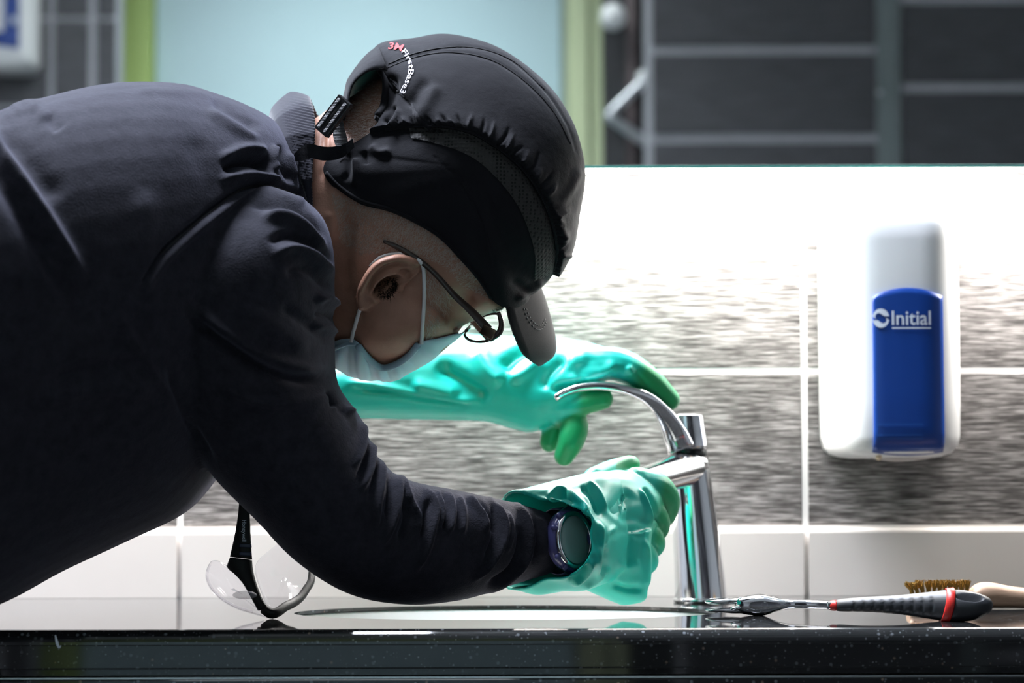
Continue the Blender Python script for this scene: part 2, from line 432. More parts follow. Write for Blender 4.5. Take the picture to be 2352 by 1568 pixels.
# rubber gloves: teal with darker green dipped fingers
m = M['glove'] = new_mat('green_nitrile', (0.0, 0.45, 0.3), 0.42, spec=0.5, Subsurface_Weight=0.1, Subsurface_Scale=0.008)
N, L, b = nodes(m); at = N.new('ShaderNodeAttribute'); at.attribute_name = 'dip'
base(m, ramp(m, at.outputs['Fac'], [(0.0, (0.003, 0.50, 0.395)), (1.0, (0.004, 0.27, 0.09))]))
bump(m, noise(m, coords(m), 500, 2), 0.06, 0.0005)
# ================================================================== THE SETTING
ZC = 0.86                                            # worktop height
def struct(name, vf, mat, label, cat, parent=None):
    o = add(name, vf, mat, parent, smooth=False)
    return tag(o, label, cat, kind='structure') if parent is None else o

wall_back = struct('wall_back', box(-1.75, 1.75, 0.0004, 0.12, 0, 2.55), M['grout'], 'dark streaky tiled wall with pale grout behind the basin', 'wall')
TW, TH, G = 0.6, 0.1512, 0.005
def tile_mesh(w_, h_, t_, bev, mat, name):
    v, f = box(-w_ / 2, w_ / 2, 0, t_, -h_ / 2, h_ / 2, bev, 2)
    me = bpy.data.meshes.new(name); me.from_pydata([tuple(p) for p in v], [], f); me.update()
    me.polygons.foreach_set('use_smooth', [False] * len(me.polygons)); me.materials.append(mat); return me
def place(me, name, parent, loc, rz=0.0):
    o = bpy.data.objects.new(name, me); col.objects.link(o); o.location = loc; o.rotation_euler = (0, 0, rz); set_parent(o, parent); return o
tm = tile_mesh(TW - G, TH - G, 0.012, 0.0012, M['tile'], 'tile')
z0 = P(1700, 1213, 0)[2]; x0 = P(1847, 857, 0)[0]
for r_ in range(3):
    for c_ in range(-3, 3):
        place(tm, 'tile', wall_back, (x0 + (c_ + 0.5) * TW, 0.0 - 0.0, z0 + (r_ + 0.5) * TH))
zt = z0 - ZC
cprof = [(0.0085, 0), (0, 0), (0, zt - 0.0042), (0.0005, zt - 0.0022), (0.0018, zt - 0.0008), (0.0038, zt - 0.0003), (0.0085, zt - 0.0003)]
cm = bpy.data.meshes.new('upstand_tile'); nc = len(cprof); hw_ = (TW - G) / 2
cm.from_pydata([(s * hw_, y, z) for s in (-1, 1) for y, z in cprof], [], [[i, (i + 1) % nc, (i + 1) % nc + nc, i + nc] for i in range(nc)] + [list(range(nc - 1, -1, -1)), list(range(nc, 2 * nc))]); cm.update(); cm.materials.append(M['cream'])
for c_ in range(-3, 3):
    place(cm, 'upstand_tile', wall_back, (x0 + (c_ + 0.5) * TW, -0.007, ZC + 0.0002))

struct('floor', box(-2.4, 2.4, -3.4, 0.12, -0.05, 0.0), M['floor'], 'grey speckled washroom floor', 'floor')
struct('ceiling', box(-2.4, 2.4, -3.4, 0.12, 2.55, 2.62), M['white_paint'], 'white painted washroom ceiling', 'ceiling')
struct('wall_left', box(-2.45, -2.35, -3.4, 0.12, 0, 2.55), M['white_paint'], 'white painted end wall left of the basins', 'wall')
struct('wall_right', box(2.35, 2.45, -3.4, 0.12, 0, 2.55), M['white_paint'], 'white painted end wall right of the basins', 'wall')

# room behind the camera, seen in the mirror
YD = -3.12
wf = struct('wall_front', box(-2.4, 2.4, YD - 0.1, YD - 0.03, 0, 2.55), M['dark_panel'], 'dark wall behind the pale door, seen in the mirror', 'wall')
xl = PM(360, 100, YD)[0]; xr = PM(1287, 100, YD)[0]; xfl = PM(268, 100, YD)[0]
door = empty('door_1', ((xl + xr) / 2, YD, 0)); tag(door, 'pale aqua washroom door reflected in the mirror', 'door', kind='structure')
add('door_leaf', box(xl, xr, YD - 0.02, YD + 0.02, 0.01, 2.2, 0.003), M['door'], door, smooth=False)
hx = xl + 0.06
add('door_handle', tube([(hx, YD + 0.02, 1.02), (hx, YD + 0.06, 1.02), (hx + 0.03, YD + 0.065, 1.02), (hx + 0.12, YD + 0.065, 1.02)], 0.009, sub=3), M['steel'], door)
fr = empty('trim_1', (xl, YD, 0)); tag(fr, 'lime green door frame seen in the mirror', 'door frame', kind='structure')
add('jamb', box(xfl, xl - 0.002, YD - 0.03, YD + 0.05, 0, 2.3, 0.004), M['frame_green'], fr, smooth=False)
xa = PM(1300, 100, YD)[0]; xb = PM(1350, 100, YD)[0]; xc = PM(1392, 100, YD)[0]
add('shaded_frame_strip', box(xr + 0.001, xa, YD - 0.03, YD + 0.03, 0, 2.3, 0.003), M['frame_shade'], fr, smooth=False)  # grey-green strip paints the shadow between door leaf and frame
add('jamb', box(xa + 0.001, xb, YD - 0.03, YD + 0.05, 0, 2.3, 0.004), M['frame_pale'], fr, smooth=False)
add('architrave', box(xb + 0.001, xc, YD - 0.03, YD + 0.035, 0, 2.3, 0.004), M['frame_pale'], fr, smooth=False)
add('head', box(xfl, xc, YD - 0.03, YD + 0.05, 2.302, 2.38, 0.004), M['frame_green'], fr, smooth=False)

def tiled_partition(name, x0_, x1_, Yf, rows, cols, label, T=0.1):
    """Short wall whose tiled face looks at the mirror (+Y)."""
    wl = struct(name, box(x0_, x1_, Yf - T, Yf - 0.004, 0, 2.55), M['grout_far'], label, 'wall')
    for (za, zb) in rows:
        for (xa_, xb_) in cols:
            v, f = box(-(xb_ - xa_) / 2, (xb_ - xa_) / 2, -0.006, 0, -(zb - za) / 2, (zb - za) / 2, 0.001, 1)
            l_ = np.array(((xa_ + xb_) / 2, Yf, (za + zb) / 2)); o = add('tile', (v + l_, f), M['tile_far'], None, smooth=False, loc=l_); set_parent(o, wl)
    return wl
YR = -2.84
gz = [PM(1700, y, YR)[2] for y in (318, 115)]; ph = gz[1] - gz[0]; gw = 0.017
rows = [(gz[0] + k * ph + gw / 2, gz[0] + (k + 1) * ph - gw / 2) for k in range(-12, 6) if gz[0] + k * ph > 0.0 and gz[0] + (k + 1) * ph < 2.55]
xR0 = PM(1498, 100, YR)[0]; xT0 = PM(2012, 100, YR)[0]; xT1 = PM(2066, 100, YR)[0]
wr = tiled_partition('wall_right_partition', xR0 - 0.012, xT1, YR, rows, [(xR0, xT0)], 'charcoal tiled partition beside the green frame, seen in the mirror')
add('corner_trim', box(xT0 + 0.001, xT1, YR - 0.02, YR + 0.012, 0, 2.5, 0.004), new_mat('grey_corner_trim', (0.16, 0.19, 0.19), 0.4), wr, smooth=False)
add('trim_screw', ellipsoid((xT0 + 0.004, YR + 0.012, PM(2015, 215, YR)[2]), (0.006, 0.004, 0.006), n=12, m=8), M['steel'], wr)
gz2 = PM(2200, 201, YR)[2]
rows2 = [(gz2 + k * ph + gw / 2, gz2 + (k + 1) * ph - gw / 2) for k in range(-12, 6) if gz2 + k * ph > 0.0 and gz2 + (k + 1) * ph < 2.55]
tiled_partition('wall_right_panel', xT1 + 0.001, 2.35, YR, rows2, [(xT1 + 0.004, xT1 + 0.60), (xT1 + 0.61, 2.34)], 'charcoal tiled wall beyond the grey corner trim, seen in the mirror')
YL = -2.80
xL1 = PM(266, 100, YL)[0]
gzl = PM(150, 42, YL)[2]
rows3 = [(gzl + k * ph + 0.005, gzl + (k + 1) * ph - 0.005) for k in range(-12, 5) if gzl + k * ph > 0 and gzl + (k + 1) * ph < 2.55]
xg1 = PM(118, 100, YL)[0]; xg2 = PM(213, 100, YL)[0]
tiled_partition('wall_left_partition', -2.35, xL1, YL, rows3, [(-2.34, -1.4), (-1.39, xg1 - 0.006), (xg1 + 0.006, xg2 - 0.008), (xg2 + 0.008, xL1)], 'charcoal tiled partition by the towel dispenser, seen in the mirror')
# jointed chrome arm between frame and partition
YA = -2.92
arm = empty('door_closer_arm', tuple(PM(1440, 200, YA))); tag(arm, 'chrome jointed door closer arm beside the green frame, in the mirror', 'door closer')
add('back_plate', box(PM(1385, 0, YA)[0], xR0 - 0.013, YA - 0.1, YA - 0.05, 0.9, 2.2, 0.003), M['dark_panel'], arm, smooth=False)
add('round_head', ellipsoid(PM(1408, 38, YA), (0.026, 0.026, 0.028)), M['white_plastic'], arm)
add('upper_arm', capsule_chain([PM(1482, 182, YA), PM(1400, 262, YA)], 0.010), M['steel'], arm)
add('lower_arm', capsule_chain([PM(1400, 268, YA + 0.005), PM(1486, 330, YA)], 0.010), M['steel'], arm)
add('pivot', ellipsoid(PM(1480, 178, YA), (0.016, 0.016, 0.016)), M['white_plastic'], arm)
add('support_post', tube([PM(1450, -300, YA - 0.04), PM(1452, 200, YA - 0.04), PM(1452, 520, YA - 0.04)], 0.012, sub=1), new_mat('warm_grey_post', (0.12, 0.09, 0.09), 0.5), arm)

# ================================================================== MIRROR with its light
zm = P(1700, 386, MIR)[2]
mirror = empty('wall_mirror', (0, MIR, zm)); tag(mirror, 'wide wall mirror with lit underside above the tiles', 'mirror')
add('mirror_glass', box(-1.7, 1.7, MIR, MIR + 0.002, zm + 0.003, 2.2), M['mirror'], mirror, smooth=False)
add('glass_edge', box(-1.7, 1.7, MIR - 0.0004, MIR + 0.006, zm, zm + 0.0029), M['glass_edge'], mirror, smooth=False)
add('backing_box', box(-1.69, 1.69, MIR + 0.0065, -0.0005, zm + 0.006, 2.19), M['white_plastic'], mirror, smooth=False)
add('light_diffuser', box(-0.8, 0.66, MIR + 0.008, -0.002, zm + 0.002, zm + 0.0055), M['led'], mirror, smooth=False)
area_light('strip_lamp', (-0.07, MIR / 2, zm + 0.0005), 1.46, 0.045, LED_W, (1.0, 0.96, 0.92), (0, 0, 0), mirror)

# ================================================================== CEILING LAMPS
def ceiling_lamp(x, y, sx, sy, watts, color, label, spread=150):
    e = empty('ceiling_light', (x, y, 2.55)); tag(e, label, 'ceiling light', 'ceiling panel lights')
    add('lamp_frame', join(box(x - sx / 2 - 0.02, x + sx / 2 + 0.02, y - sy / 2 - 0.02, y - sy / 2, 2.53, 2.5495), box(x - sx / 2 - 0.02, x + sx / 2 + 0.02, y + sy / 2, y + sy / 2 + 0.02, 2.53, 2.5495),
        box(x - sx / 2 - 0.02, x - sx / 2, y - sy / 2, y + sy / 2, 2.53, 2.5495), box(x + sx / 2, x + sx / 2 + 0.02, y - sy / 2, y + sy / 2, 2.53, 2.5495)), M['white_plastic'], e, smooth=False)
    add('diffuser', box(x - sx / 2 + 0.001, x + sx / 2 - 0.001, y - sy / 2 + 0.001, y + sy / 2 - 0.001, 2.538, 2.5495), M['lamp_panel'], e, smooth=False)
    area_light('lamp', (x, y, 2.53), sx, sy, watts, color, (0, 0, 0), e, spread)
ceiling_lamp(-0.62, -0.30, 1.0, 0.3, CEIL_W, (0.80, 0.86, 1.0), 'long panel light in the ceiling over the basin')
ceiling_lamp(-0.3, -2.58, 0.6, 0.3, DOOR_FILL_W, (0.9, 0.96, 1.0), 'unseen panel light added in the ceiling to light the pale door', 100)

# ================================================================== WORKTOP, BASIN, VANITY
YF = -0.515
bx0 = P(676, 1404, -0.275)[0]; bx1 = P(1650, 1404, -0.275)[0]
BC = ((bx0 + bx1) / 2, -0.275); BA = (bx1 - bx0) / 2; BB = 0.116
def worktop():
    X0, X1, Y0, Y1 = -1.7, 1.7, YF + 0.011, -0.0002
    n = 96; th = np.linspace(0, 2 * np.pi, n, endpoint=False)
    el = np.stack([BC[0] + BA * np.cos(th), BC[1] + BB * np.sin(th)], 1)
    out = []
    for t in th:                                   # matching points on the outer rectangle
        d = np.array([math.cos(t) * BA, math.sin(t) * BB]); s = []
        if d[0] > 1e-9: s.append((X1 - BC[0]) / d[0])
        if d[0] < -1e-9: s.append((X0 - BC[0]) / d[0])
        if d[1] > 1e-9: s.append((Y1 - BC[1]) / d[1])
        if d[1] < -1e-9: s.append((Y0 - BC[1]) / d[1])
        out.append(np.array(BC) + d * min(s))
    out = np.array(out)
    for c in ((X0, Y0), (X1, Y0), (X0, Y1), (X1, Y1)):
        i = np.argmin(((out - c) ** 2).sum(1)); out[i] = c
    V = np.concatenate([np.c_[el, np.full(n, ZC)], np.c_[out, np.full(n, ZC)], np.c_[el, np.full(n, ZC - 0.003)]])
    F = [[i, (i + 1) % n, (i + 1) % n + n, i + n] for i in range(n)] + [[i, i + 2 * n, (i + 1) % n + 2 * n, (i + 1) % n] for i in range(n)]
    # bullnose and apron along the front
    prof = [(Y0 - 0.011 * math.sin(a), ZC - 0.011 * (1 - math.cos(a))) for a in np.linspace(0, math.pi / 2, 9)]
    prof += [(YF + 0.0008, ZC - 0.0117), (YF + 0.0008, ZC - 0.0285), (YF + 0.002, ZC - 0.0297), (YF + 0.006, ZC - 0.030), (YF + 0.006, ZC - 0.0345), (-0.0002, ZC - 0.0345), (-0.0002, ZC)]
    # underside back wall keeps the slab closed outside of the basin
    k = len(V); xs = (X0, X1)
    V2 = np.array([(x, y, z) for x in xs for (y, z) in prof]); m_ = len(prof)
    F2 = [[k + i, k + i + 1, k + m_ + i + 1, k + m_ + i] for i in range(m_ - 1) if i != 13]
    F2 += [[k + i for i in range(m_)], [k + m_ + i for i in reversed(range(m_))]]
    return np.concatenate([V, V2]), F + F2
wt = add('worktop', worktop(), M['quartz'], smooth=False); recalc(wt)
tag(wt, 'polished black speckled stone worktop with rounded front edge', 'worktop')
# white scratch on the front edge
sp_ = [P(x, y, YF - 0.0007) for x, y in ((127, 1458), (131, 1476), (136, 1487), (140, 1482))]
add('chipped_mark', tube(sp_, [0.0006, 0.0012, 0.0008, 0.0004], n=6, sub=3, flat=((0, 1, 0), 0.3)), M['print_white'], wt)

def basin():
    rows = []; th = np.linspace(0, 2 * np.pi, 64, endpoint=False)
    for s, dz in ((1.04, -0.0035), (1.015, -0.0036), (1.0, -0.005), (0.985, -0.06), (0.92, -0.095), (0.78, -0.125), (0.55, -0.142), (0.25, -0.149), (0.08, -0.150)):
        rows.append(np.c_[BC[0] + BA * s * np.cos(th), BC[1] + BB * s * np.sin(th), np.full(64, ZC + dz)])
    v, f = rings_mesh(np.array(rows), caps=False)
    return solidify((v, [q[::-1] for q in f]), -0.008)
sink = empty('wash_basin', (BC[0], BC[1], ZC - 0.16)); tag(sink, 'white oval ceramic basin set under the black worktop', 'basin')
recalc(add('bowl', basin(), M['ceramic'], sink))
add('drain', rings_mesh(np.array([np.c_[BC[0] + r * np.cos(t := np.linspace(0, 2 * np.pi, 32, endpoint=False)), BC[1] + r * np.sin(t), np.full(32, ZC + z)] for r, z in ((0.024, -0.1485), (0.022, -0.146), (0.012, -0.1455), (0.01, -0.149))])), M['chrome'], sink)

van = empty('vanity_cabinet', (0, -0.3, 0)); tag(van, 'dark vanity cabinet under the worktop with stone fascia', 'cabinet')
add('fascia', box(-1.7, 1.7, YF + 0.003, YF + 0.023, ZC - 0.16, ZC - 0.0372, 0.0012), M['quartz'], van, smooth=False)
add('highlight_strip', box(-1.7, 1.7, YF + 0.0025, YF + 0.006, ZC - 0.0370, ZC - 0.0358), M['steel'], van, smooth=False)  # bright strip stands in for the highlight along the fascia's top edge
for k in range(6):
    xk = -1.68 + k * 0.56
    d = add('door', box(xk, xk + 0.555, YF + 0.022, YF + 0.040, 0.12, ZC - 0.165, 0.002), M['dark_panel'], van, smooth=False)
    add('handle', tube([(xk + 0.46, YF + 0.022, 0.6), (xk + 0.46, YF + 0.0, 0.6), (xk + 0.52, YF + 0.0, 0.6), (xk + 0.52, YF + 0.022, 0.6)], 0.004, sub=1, n=8), M['steel'], d)
add('carcass', join(box(-1.69, 1.69, YF + 0.042, YF + 0.06, 0.1, ZC - 0.19), box(-1.69, -1.67, YF + 0.06, -0.002, 0.1, ZC - 0.05), box(1.67, 1.69, YF + 0.06, -0.002, 0.1, ZC - 0.05), box(-1.67, 1.67, YF + 0.06, -0.002, 0.1, 0.12)), M['dark_panel'], van, smooth=False)
add('plinth', box(-1.66, 1.66, YF + 0.09, -0.002, 0.0, 0.099), M['dark_panel'], van, smooth=False)

# ================================================================== TAP
TY = -0.115
tap = empty('mixer_tap', tuple(P(1610, 1388, TY))); tag(tap, 'chrome lever mixer tap standing behind the white basin', 'tap')
def round_sec(cx, cy, r, Y):           # horizontal ring
    c = P(cx, cy, Y); return (c, np.array([r, 0, 0]), np.array([0, r, 0]))
pxm = (TY + 2.5) / FPX
zb_ = ZC
bot = P(1611, 1385, TY); bot[2] = ZC + 0.0005
secs = [(bot, np.array([61 * pxm, 0, 0]), np.array([0, 61 * pxm, 0]))]
for cx, cy, r in ((1610, 1370, 60), (1604, 1290, 56.5), (1596, 1200, 52), (1588, 1110, 47), (1583, 1050, 44)):
    secs.append(round_sec(cx, cy, r * pxm, TY))
add('body', loft(secs, n=40, sub=4), M['chrome'], tap)
add('base_ring', loft([(bot, np.array([64 * pxm, 0, 0]), np.array([0, 64 * pxm, 0])), (bot + (0, 0, 0.003), np.array([64 * pxm, 0, 0]), np.array([0, 64 * pxm, 0])), (bot + (0, 0, 0.004), np.array([61 * pxm, 0, 0]), np.array([0, 61 * pxm, 0]))], n=40, sub=1), M['chrome'], tap)
add('neck_ring', loft([round_sec(1582, y, r * pxm, TY) for y, r in ((1049, 40), (1040, 41), (1030, 40))], n=40, sub=2), M['black_plastic'], tap)
head = [round_sec(1581, 1030, 44 * pxm, TY), round_sec(1580, 1010, 44 * pxm, TY), round_sec(1577, 980, 42 * pxm, TY), round_sec(1575, 958, 41 * pxm, TY), round_sec(1574, 952, 38 * pxm, TY), round_sec(1574, 950, 20 * pxm, TY)]
hd_ = add('cartridge_head', loft(head, n=40, sub=3), M['chrome'], tap)
# lever: a broad flat strap that arches from the head to the left
lev = [(1566, 1034, -0.128), (1552, 1000, -0.132), (1530, 958, -0.142), (1492, 918, -0.156), (1442, 897, -0.168), (1385, 888, -0.176), (1335, 891, -0.180), (1300, 902, -0.182), (1276, 915, -0.183)]
C = catmull(np.array([P(*p) for p in lev]), 6); T = np.gradient(C, axis=0); T /= np.linalg.norm(T, axis=1)[:, None]
Wd = np.array([0.12, 0.99, -0.06]); Nn = np.cross(T, Wd); Nn /= np.linalg.norm(Nn, axis=1)[:, None]
hw = np.interp(np.linspace(0, 1, len(C)), [0, 0.2, 0.7, 0.95, 1], [0.012, 0.013, 0.010, 0.008, 0.005]); ht = np.interp(np.linspace(0, 1, len(C)), [0, 0.12, 0.3, 0.5, 1], [0.013, 0.012, 0.0075, 0.0042, 0.0030])
th = np.linspace(0, 2 * np.pi, 16, endpoint=False); pw = 0.55
cc = np.sign(np.cos(th)) * np.abs(np.cos(th)) ** pw; ss = np.sign(np.sin(th)) * np.abs(np.sin(th)) ** pw
R = C[:, None] + Wd * (hw[:, None] * cc)[..., None] + Nn[:, None] * (ht[:, None] * ss)[..., None]
add('lever', rings_mesh(R), M['chrome'], tap)
spA = P(1590, 1072, TY); spB = P(1462, 1112, -0.205)
d_ = (spB - spA) / np.linalg.norm(spB - spA)
so = add('spout', tube([spA, spA + d_ * 0.03, spB - d_ * 0.012, spB - d_ * 0.003, spB], [0.0165, 0.0158, 0.0140, 0.0135, 0.011], n=28, sub=3), M['chrome'], tap)
add('aerator', tube([spB - d_ * 0.014 + (0, 0, -0.008), spB - d_ * 0.014 + (0, 0, -0.018)], 0.0095, n=20, sub=1), M['chrome'], so)

# ================================================================== SOAP DISPENSER
def dispenser(name, label, Z0, Z1, XC, Yw, Wd_, Dp, sgn=-1, text=True, cat='soap dispenser'):
    """Rounded wall dispenser: back on plane Yw, front towards sgn*Y."""
    H = Z1 - Z0; a = Wd_ / 2
    e = empty(name, (XC, Yw, Z0)); tag(e, label, cat)
    th = np.linspace(0, np.pi, 33)
    def ring(z, sa, sb, b_=0.0):
        x = XC + a * sa * np.sign(np.cos(th)) * np.abs(np.cos(th)) ** 0.55
        y = Yw + sgn * (0.001 + Dp * sb * np.abs(np.sin(th)) ** 0.62)
        return np.concatenate([np.c_[x, y, np.full(33, z)], [[XC - a * sa, Yw + sgn * 0.001, z], [XC + a * sa, Yw + sgn * 0.001, z]]])
    prof = [(0.0, .55, .62), (.005, .72, .80), (.018, .87, .92), (.04, .955, .975), (.08, .99, 1.0), (.2, 1, 1), (.5, 1, .985), (.78, .995, .96), (.83, .99, .945), (.86, .985, .90), (.90, .975, .80), (.95, .955, .66), (.985, .92, .54), (1.0, .86, .46)]
    b1 = add('body', rings_mesh(np.array([ring(Z0 + H * t, sa, sb) for t, sa, sb in prof])), M['white_plastic'], e)
    if sgn > 0: recalc(b1)
    bv = bvh_of(*mesh_arrays(b1.data)[::2])
    def front(x, z, off):
        h = bv.ray_cast(Vector((x, Yw + sgn * 1.0, z)), Vector((0, -sgn, 0)))
        y = h[0].y if h[0] is not None else Yw + sgn * Dp
        return np.array([x, y + sgn * off, z])
    # blue push plate with arched top
    px0, px1 = XC - 0.21 * Wd_ , XC + 0.305 * Wd_
    zb0, zb1 = Z0 + 0.02 * H, Z0 + 0.575 * H
    Gd = []
    for i in range(29):
        row = []
        for j in range(17):
            x = px0 + (px1 - px0) * j / 16; u = j / 8 - 1
            ztop = zb1 + 0.03 * H * (1 - u * u); zbot = zb0 - 0.012 * H * (1 - u * u)
            row.append(front(x, zbot + (ztop - zbot) * i / 28, 0.0022))
        Gd.append(row)
    pl = add('push_plate', solidify(grid(np.array(Gd)), 0.003 if sgn < 0 else -0.003), M['blue_plastic'], e); recalc(pl)
    if not text: return e
    bvp = bvh_of(*mesh_arrays(pl.data)[::2])
    def onp(x, z, off=0.0008):
        h = bvp.ray_cast(Vector((x, Yw + sgn * 1.0, z)), Vector((0, -sgn, 0)))
        y = h[0].y if h[0] is not None else Yw + sgn * Dp
        return np.array([x, y + sgn * off, z])
    tv, tf = text_mesh('Initial', 0.012); W_ = tv[:, 0].max() - tv[:, 0].min(); tx0, tz0 = P(2047, 748, -0.105)[0], P(2047, 746, -0.105)[2]; tx1 = P(2137, 748, -0.105)[0]
    s_ = (tx1 - tx0) / W_; tz1 = P(2047, 714, -0.105)[2]; sz = (tz1 - tz0) / (tv[:, 1].max())
    add('lettering', (np.array([onp(tx0 + (q[0] - tv[:, 0].min()) * s_, tz0 + q[1] * sz) for q in tv]), tf), M['print_white'], pl, smooth=False)
    uz = P(2047, 752, -0.105)[2]
    add('underline', grid(np.array([[onp(tx0 + (tx1 - tx0) * j / 8, uz + dz) for j in range(9)] for dz in (0.0, -0.0014)])), M['print_white'], pl, smooth=False)
    cx_, cz_ = P(2022, 731, -0.105)[[0, 2]]; k = (2.395) / FPX
    ringv = []
    for i in range(33):
        t = 2 * np.pi * i / 32; ro = 19.5 * k; ri = (10.5 - 3.0 * math.cos(2 * (t - 0.7))) * k
        ringv.append([onp(cx_ + ro * math.cos(t), cz_ + ro * 1.12 * math.sin(t)), onp(cx_ + ri * math.cos(t + 0.3), cz_ + ri * 1.1 * math.sin(t + 0.3))])
    for a0, a1 in ((1, 16), (17, 32)):
        add('ring_emblem', grid(np.array(ringv[a0:a1])), M['print_white'], pl, smooth=False)
    for y in (972, 996, 1004):
        xa_, xb_ = P(2012, y, -0.105)[0], P(2118, y, -0.105)[0]; z = P(2012, y, -0.105)[2]
        add('embossed_line', grid(np.array([[onp(xa_ + (xb_ - xa_) * j / 8, z + dz) for j in range(9)] for dz in (0.0, -0.0022)])), M['emboss_blue'], pl, smooth=False)
    lip = [P(x, y, -0.07) for x, y in ((1990, 1040), (2015, 1049), (2070, 1053), (2125, 1048), (2148, 1040))]
    add('drip_lip', tube(lip, 0.0028, n=8), new_mat('translucent_lip', (0.6, 0.55, 0.52), 0.2), e)
    add('soap_drop', ellipsoid(P(2018, 1050, -0.09), (0.003, 0.003, 0.0032), n=10, m=8), new_mat('soap', (0.75, 0.6, 0.42), 0.2), e)
    return e
dz0 = P(2050, 1052, -0.06)[2]; dz1 = P(2050, 420, -0.06)[2]
dispenser('soap_dispenser', 'white wall soap dispenser with blue push plate beside the tap', dz0, dz1, P(2051, 700, -0.055)[0], 0.0, (2209 - 1894) * 2.44 / FPX, 0.107)
# towel dispenser on the left partition (in the mirror its right edge shows)
tdx = PM(76, 100, YL + 0.1)[0]; tdz = PM(60, 160, YL + 0.1)[2]
td = empty('paper_towel_dispenser', (tdx - 0.14, YL, tdz)); tag(td, 'white and blue towel dispenser reflected in the mirror corner', 'dispenser')
bvx = box(tdx - 0.28, tdx, YL + 0.001, YL + 0.14, tdz, tdz + 0.36, 0.02, 3); add('body', bvx, M['white_plastic'], td)
xq0 = PM(44, 0, YL + 0.14)[0]; xq1 = PM(12, 0, YL + 0.14)[0]; zq0 = PM(40, 112, YL + 0.14)[2]; zq1 = PM(12, 88, YL + 0.14)[2]
def panel(pts, t):
    v = np.array([(x, YL + 0.1405 + d, z) for d in (0, t) for x, z in pts]); n = len(pts)
    return v, [list(range(n)), list(range(2 * n - 1, n - 1, -1))] + [[i, i + n, (i + 1) % n + n, (i + 1) % n] for i in range(n)]
recalc(add('blue_sticker', panel([(xq0, zq0), (xq0, tdz + 0.33), (xq1 - 0.12, tdz + 0.33), (xq1 - 0.12, zq1)], 0.003), M['blue_plastic'], td, smooth=False))
recalc(add('white_window', panel([(PM(10, 0, YL + .14)[0], PM(0, 72, YL + .14)[2]), (PM(10, 0, YL + .14)[0], tdz + 0.32), (tdx - 0.25, tdz + 0.32), (tdx - 0.25, PM(0, 72, YL + .14)[2])], 0.005), M['white_plastic'], td, smooth=False))
add('round_mark', ellipsoid(PM(31, 47, YL + 0.143), (0.006, 0.003, 0.009), n=14, m=8), M['print_white'], td)

# ================================================================== HAND TOOL on the worktop
tool = empty('hand_tool', tuple(P(2190, 1428, -0.43))); tag(tool, 'chrome hand tool with black ribbed grip and red bands on worktop', 'tool')
def hsec(x, t, b_, Y, hd, pinch=0.0): return sec((x, t), (x, b_), Y, hd)
hs = [hsec(1918, 1379, 1401, -.372, .0062), hsec(1930, 1375, 1404, -.375, .0080), hsec(1985, 1370, 1405, -.388, .0088), hsec(2060, 1366, 1410, -.402, .0098), hsec(2130, 1359, 1420, -.416, .0118), hsec(2175, 1354, 1427, -.426, .0138), hsec(2200, 1353.5, 1428.5, -.430, .0143), hsec(2235, 1358, 1424, -.434, .0130), hsec(2262, 1367, 1413, -.437, .0098), hsec(2275, 1375, 1404, -.4385, .0060), hsec(2280, 1384, 1394, -.439, .0022)]
hv, hn, hf = remesh([loft(hs, n=28, sub=5)], 0.0009, 3)
st = []
for k in range(9):
    x = 1960 + k * 22.5; st.append(([(x - 2, 1383 - k * 1.2), (x + 1, 1392), (x - 2, 1402 + k * 0.8)], 4.2, -0.0011, 0.5))
hv = folds(hv, hn, st)
# hanging eye: a pit in the upper end
q = to_px(hv); ed = ((q[:, 0] - 2226 - (q[:, 1] - 1370) * 1.2) / 28) ** 2 + ((q[:, 1] - 1371) / 8.5) ** 2
hv[:, 2] -= np.clip(1.25 - ed, 0, 1) * 0.0065 * (hn[:, 2] > 0.1)
gr_ = add('grip', (hv, hf), M['black_rubber'], tool)
bvg = bvh_of(hv, hf)
def band(xt, xb, wpx, r_off):
    """Ring around the grip."""
    S = catmull(np.array([np.concatenate(s) for s in hs]), 12); px = to_px(S[:, :3])[:, 0]; rows = []
    th = np.linspace(0, 2 * np.pi, 40, endpoint=False)
    for dx in (-wpx / 2, -wpx / 2 + 1, wpx / 2 - 1, wpx / 2):
        ring = []
        for t in th:
            x = (xt + xb) / 2 + (xt - xb) / 2 * math.cos(t) + dx
            i = [np.interp(x, px, S[:, k]) for k in range(9)]; c_ = np.array(i[0:3]); a_ = np.array(i[3:6]); b_ = np.array(i[6:9])
            s_ = r_off if abs(dx) < wpx / 2 - 0.5 else r_off - 0.04
            ring.append(c_ + (a_ * math.cos(t) + b_ * math.sin(t)) * s_)
        rows.append(ring)
    return rings_mesh(np.array(rows), caps=False)
recalc(add('red_band', solidify(band(2182, 2168, 15, 1.035), 0.0012), M['red_plastic'], tool))
add('red_collar', loft([hsec(1904, 1381, 1399, -.369, .0056), hsec(1910, 1378, 1402, -.370, .0066), hsec(1921, 1377.5, 1402.5, -.3725, .0069)], n=24, sub=2), M['red_plastic'], tool)
add('shank', loft([hsec(1908, 1380, 1399, -.370, .0052), hsec(1860, 1377, 1398, -.362, .0052), hsec(1815, 1376, 1398, -.352, .0058), hsec(1785, 1372, 1403, -.346, .0085), hsec(1762, 1366, 1411, -.340, .0115), hsec(1745, 1363, 1414, -.337, .0125), hsec(1722, 1366, 1412, -.334, .0125), hsec(1700, 1370, 1408, -.331, .0115), hsec(1690, 1372, 1406, -.329, .0105)], n=24, sub=4, pw=0.75), M['chrome'], tool)
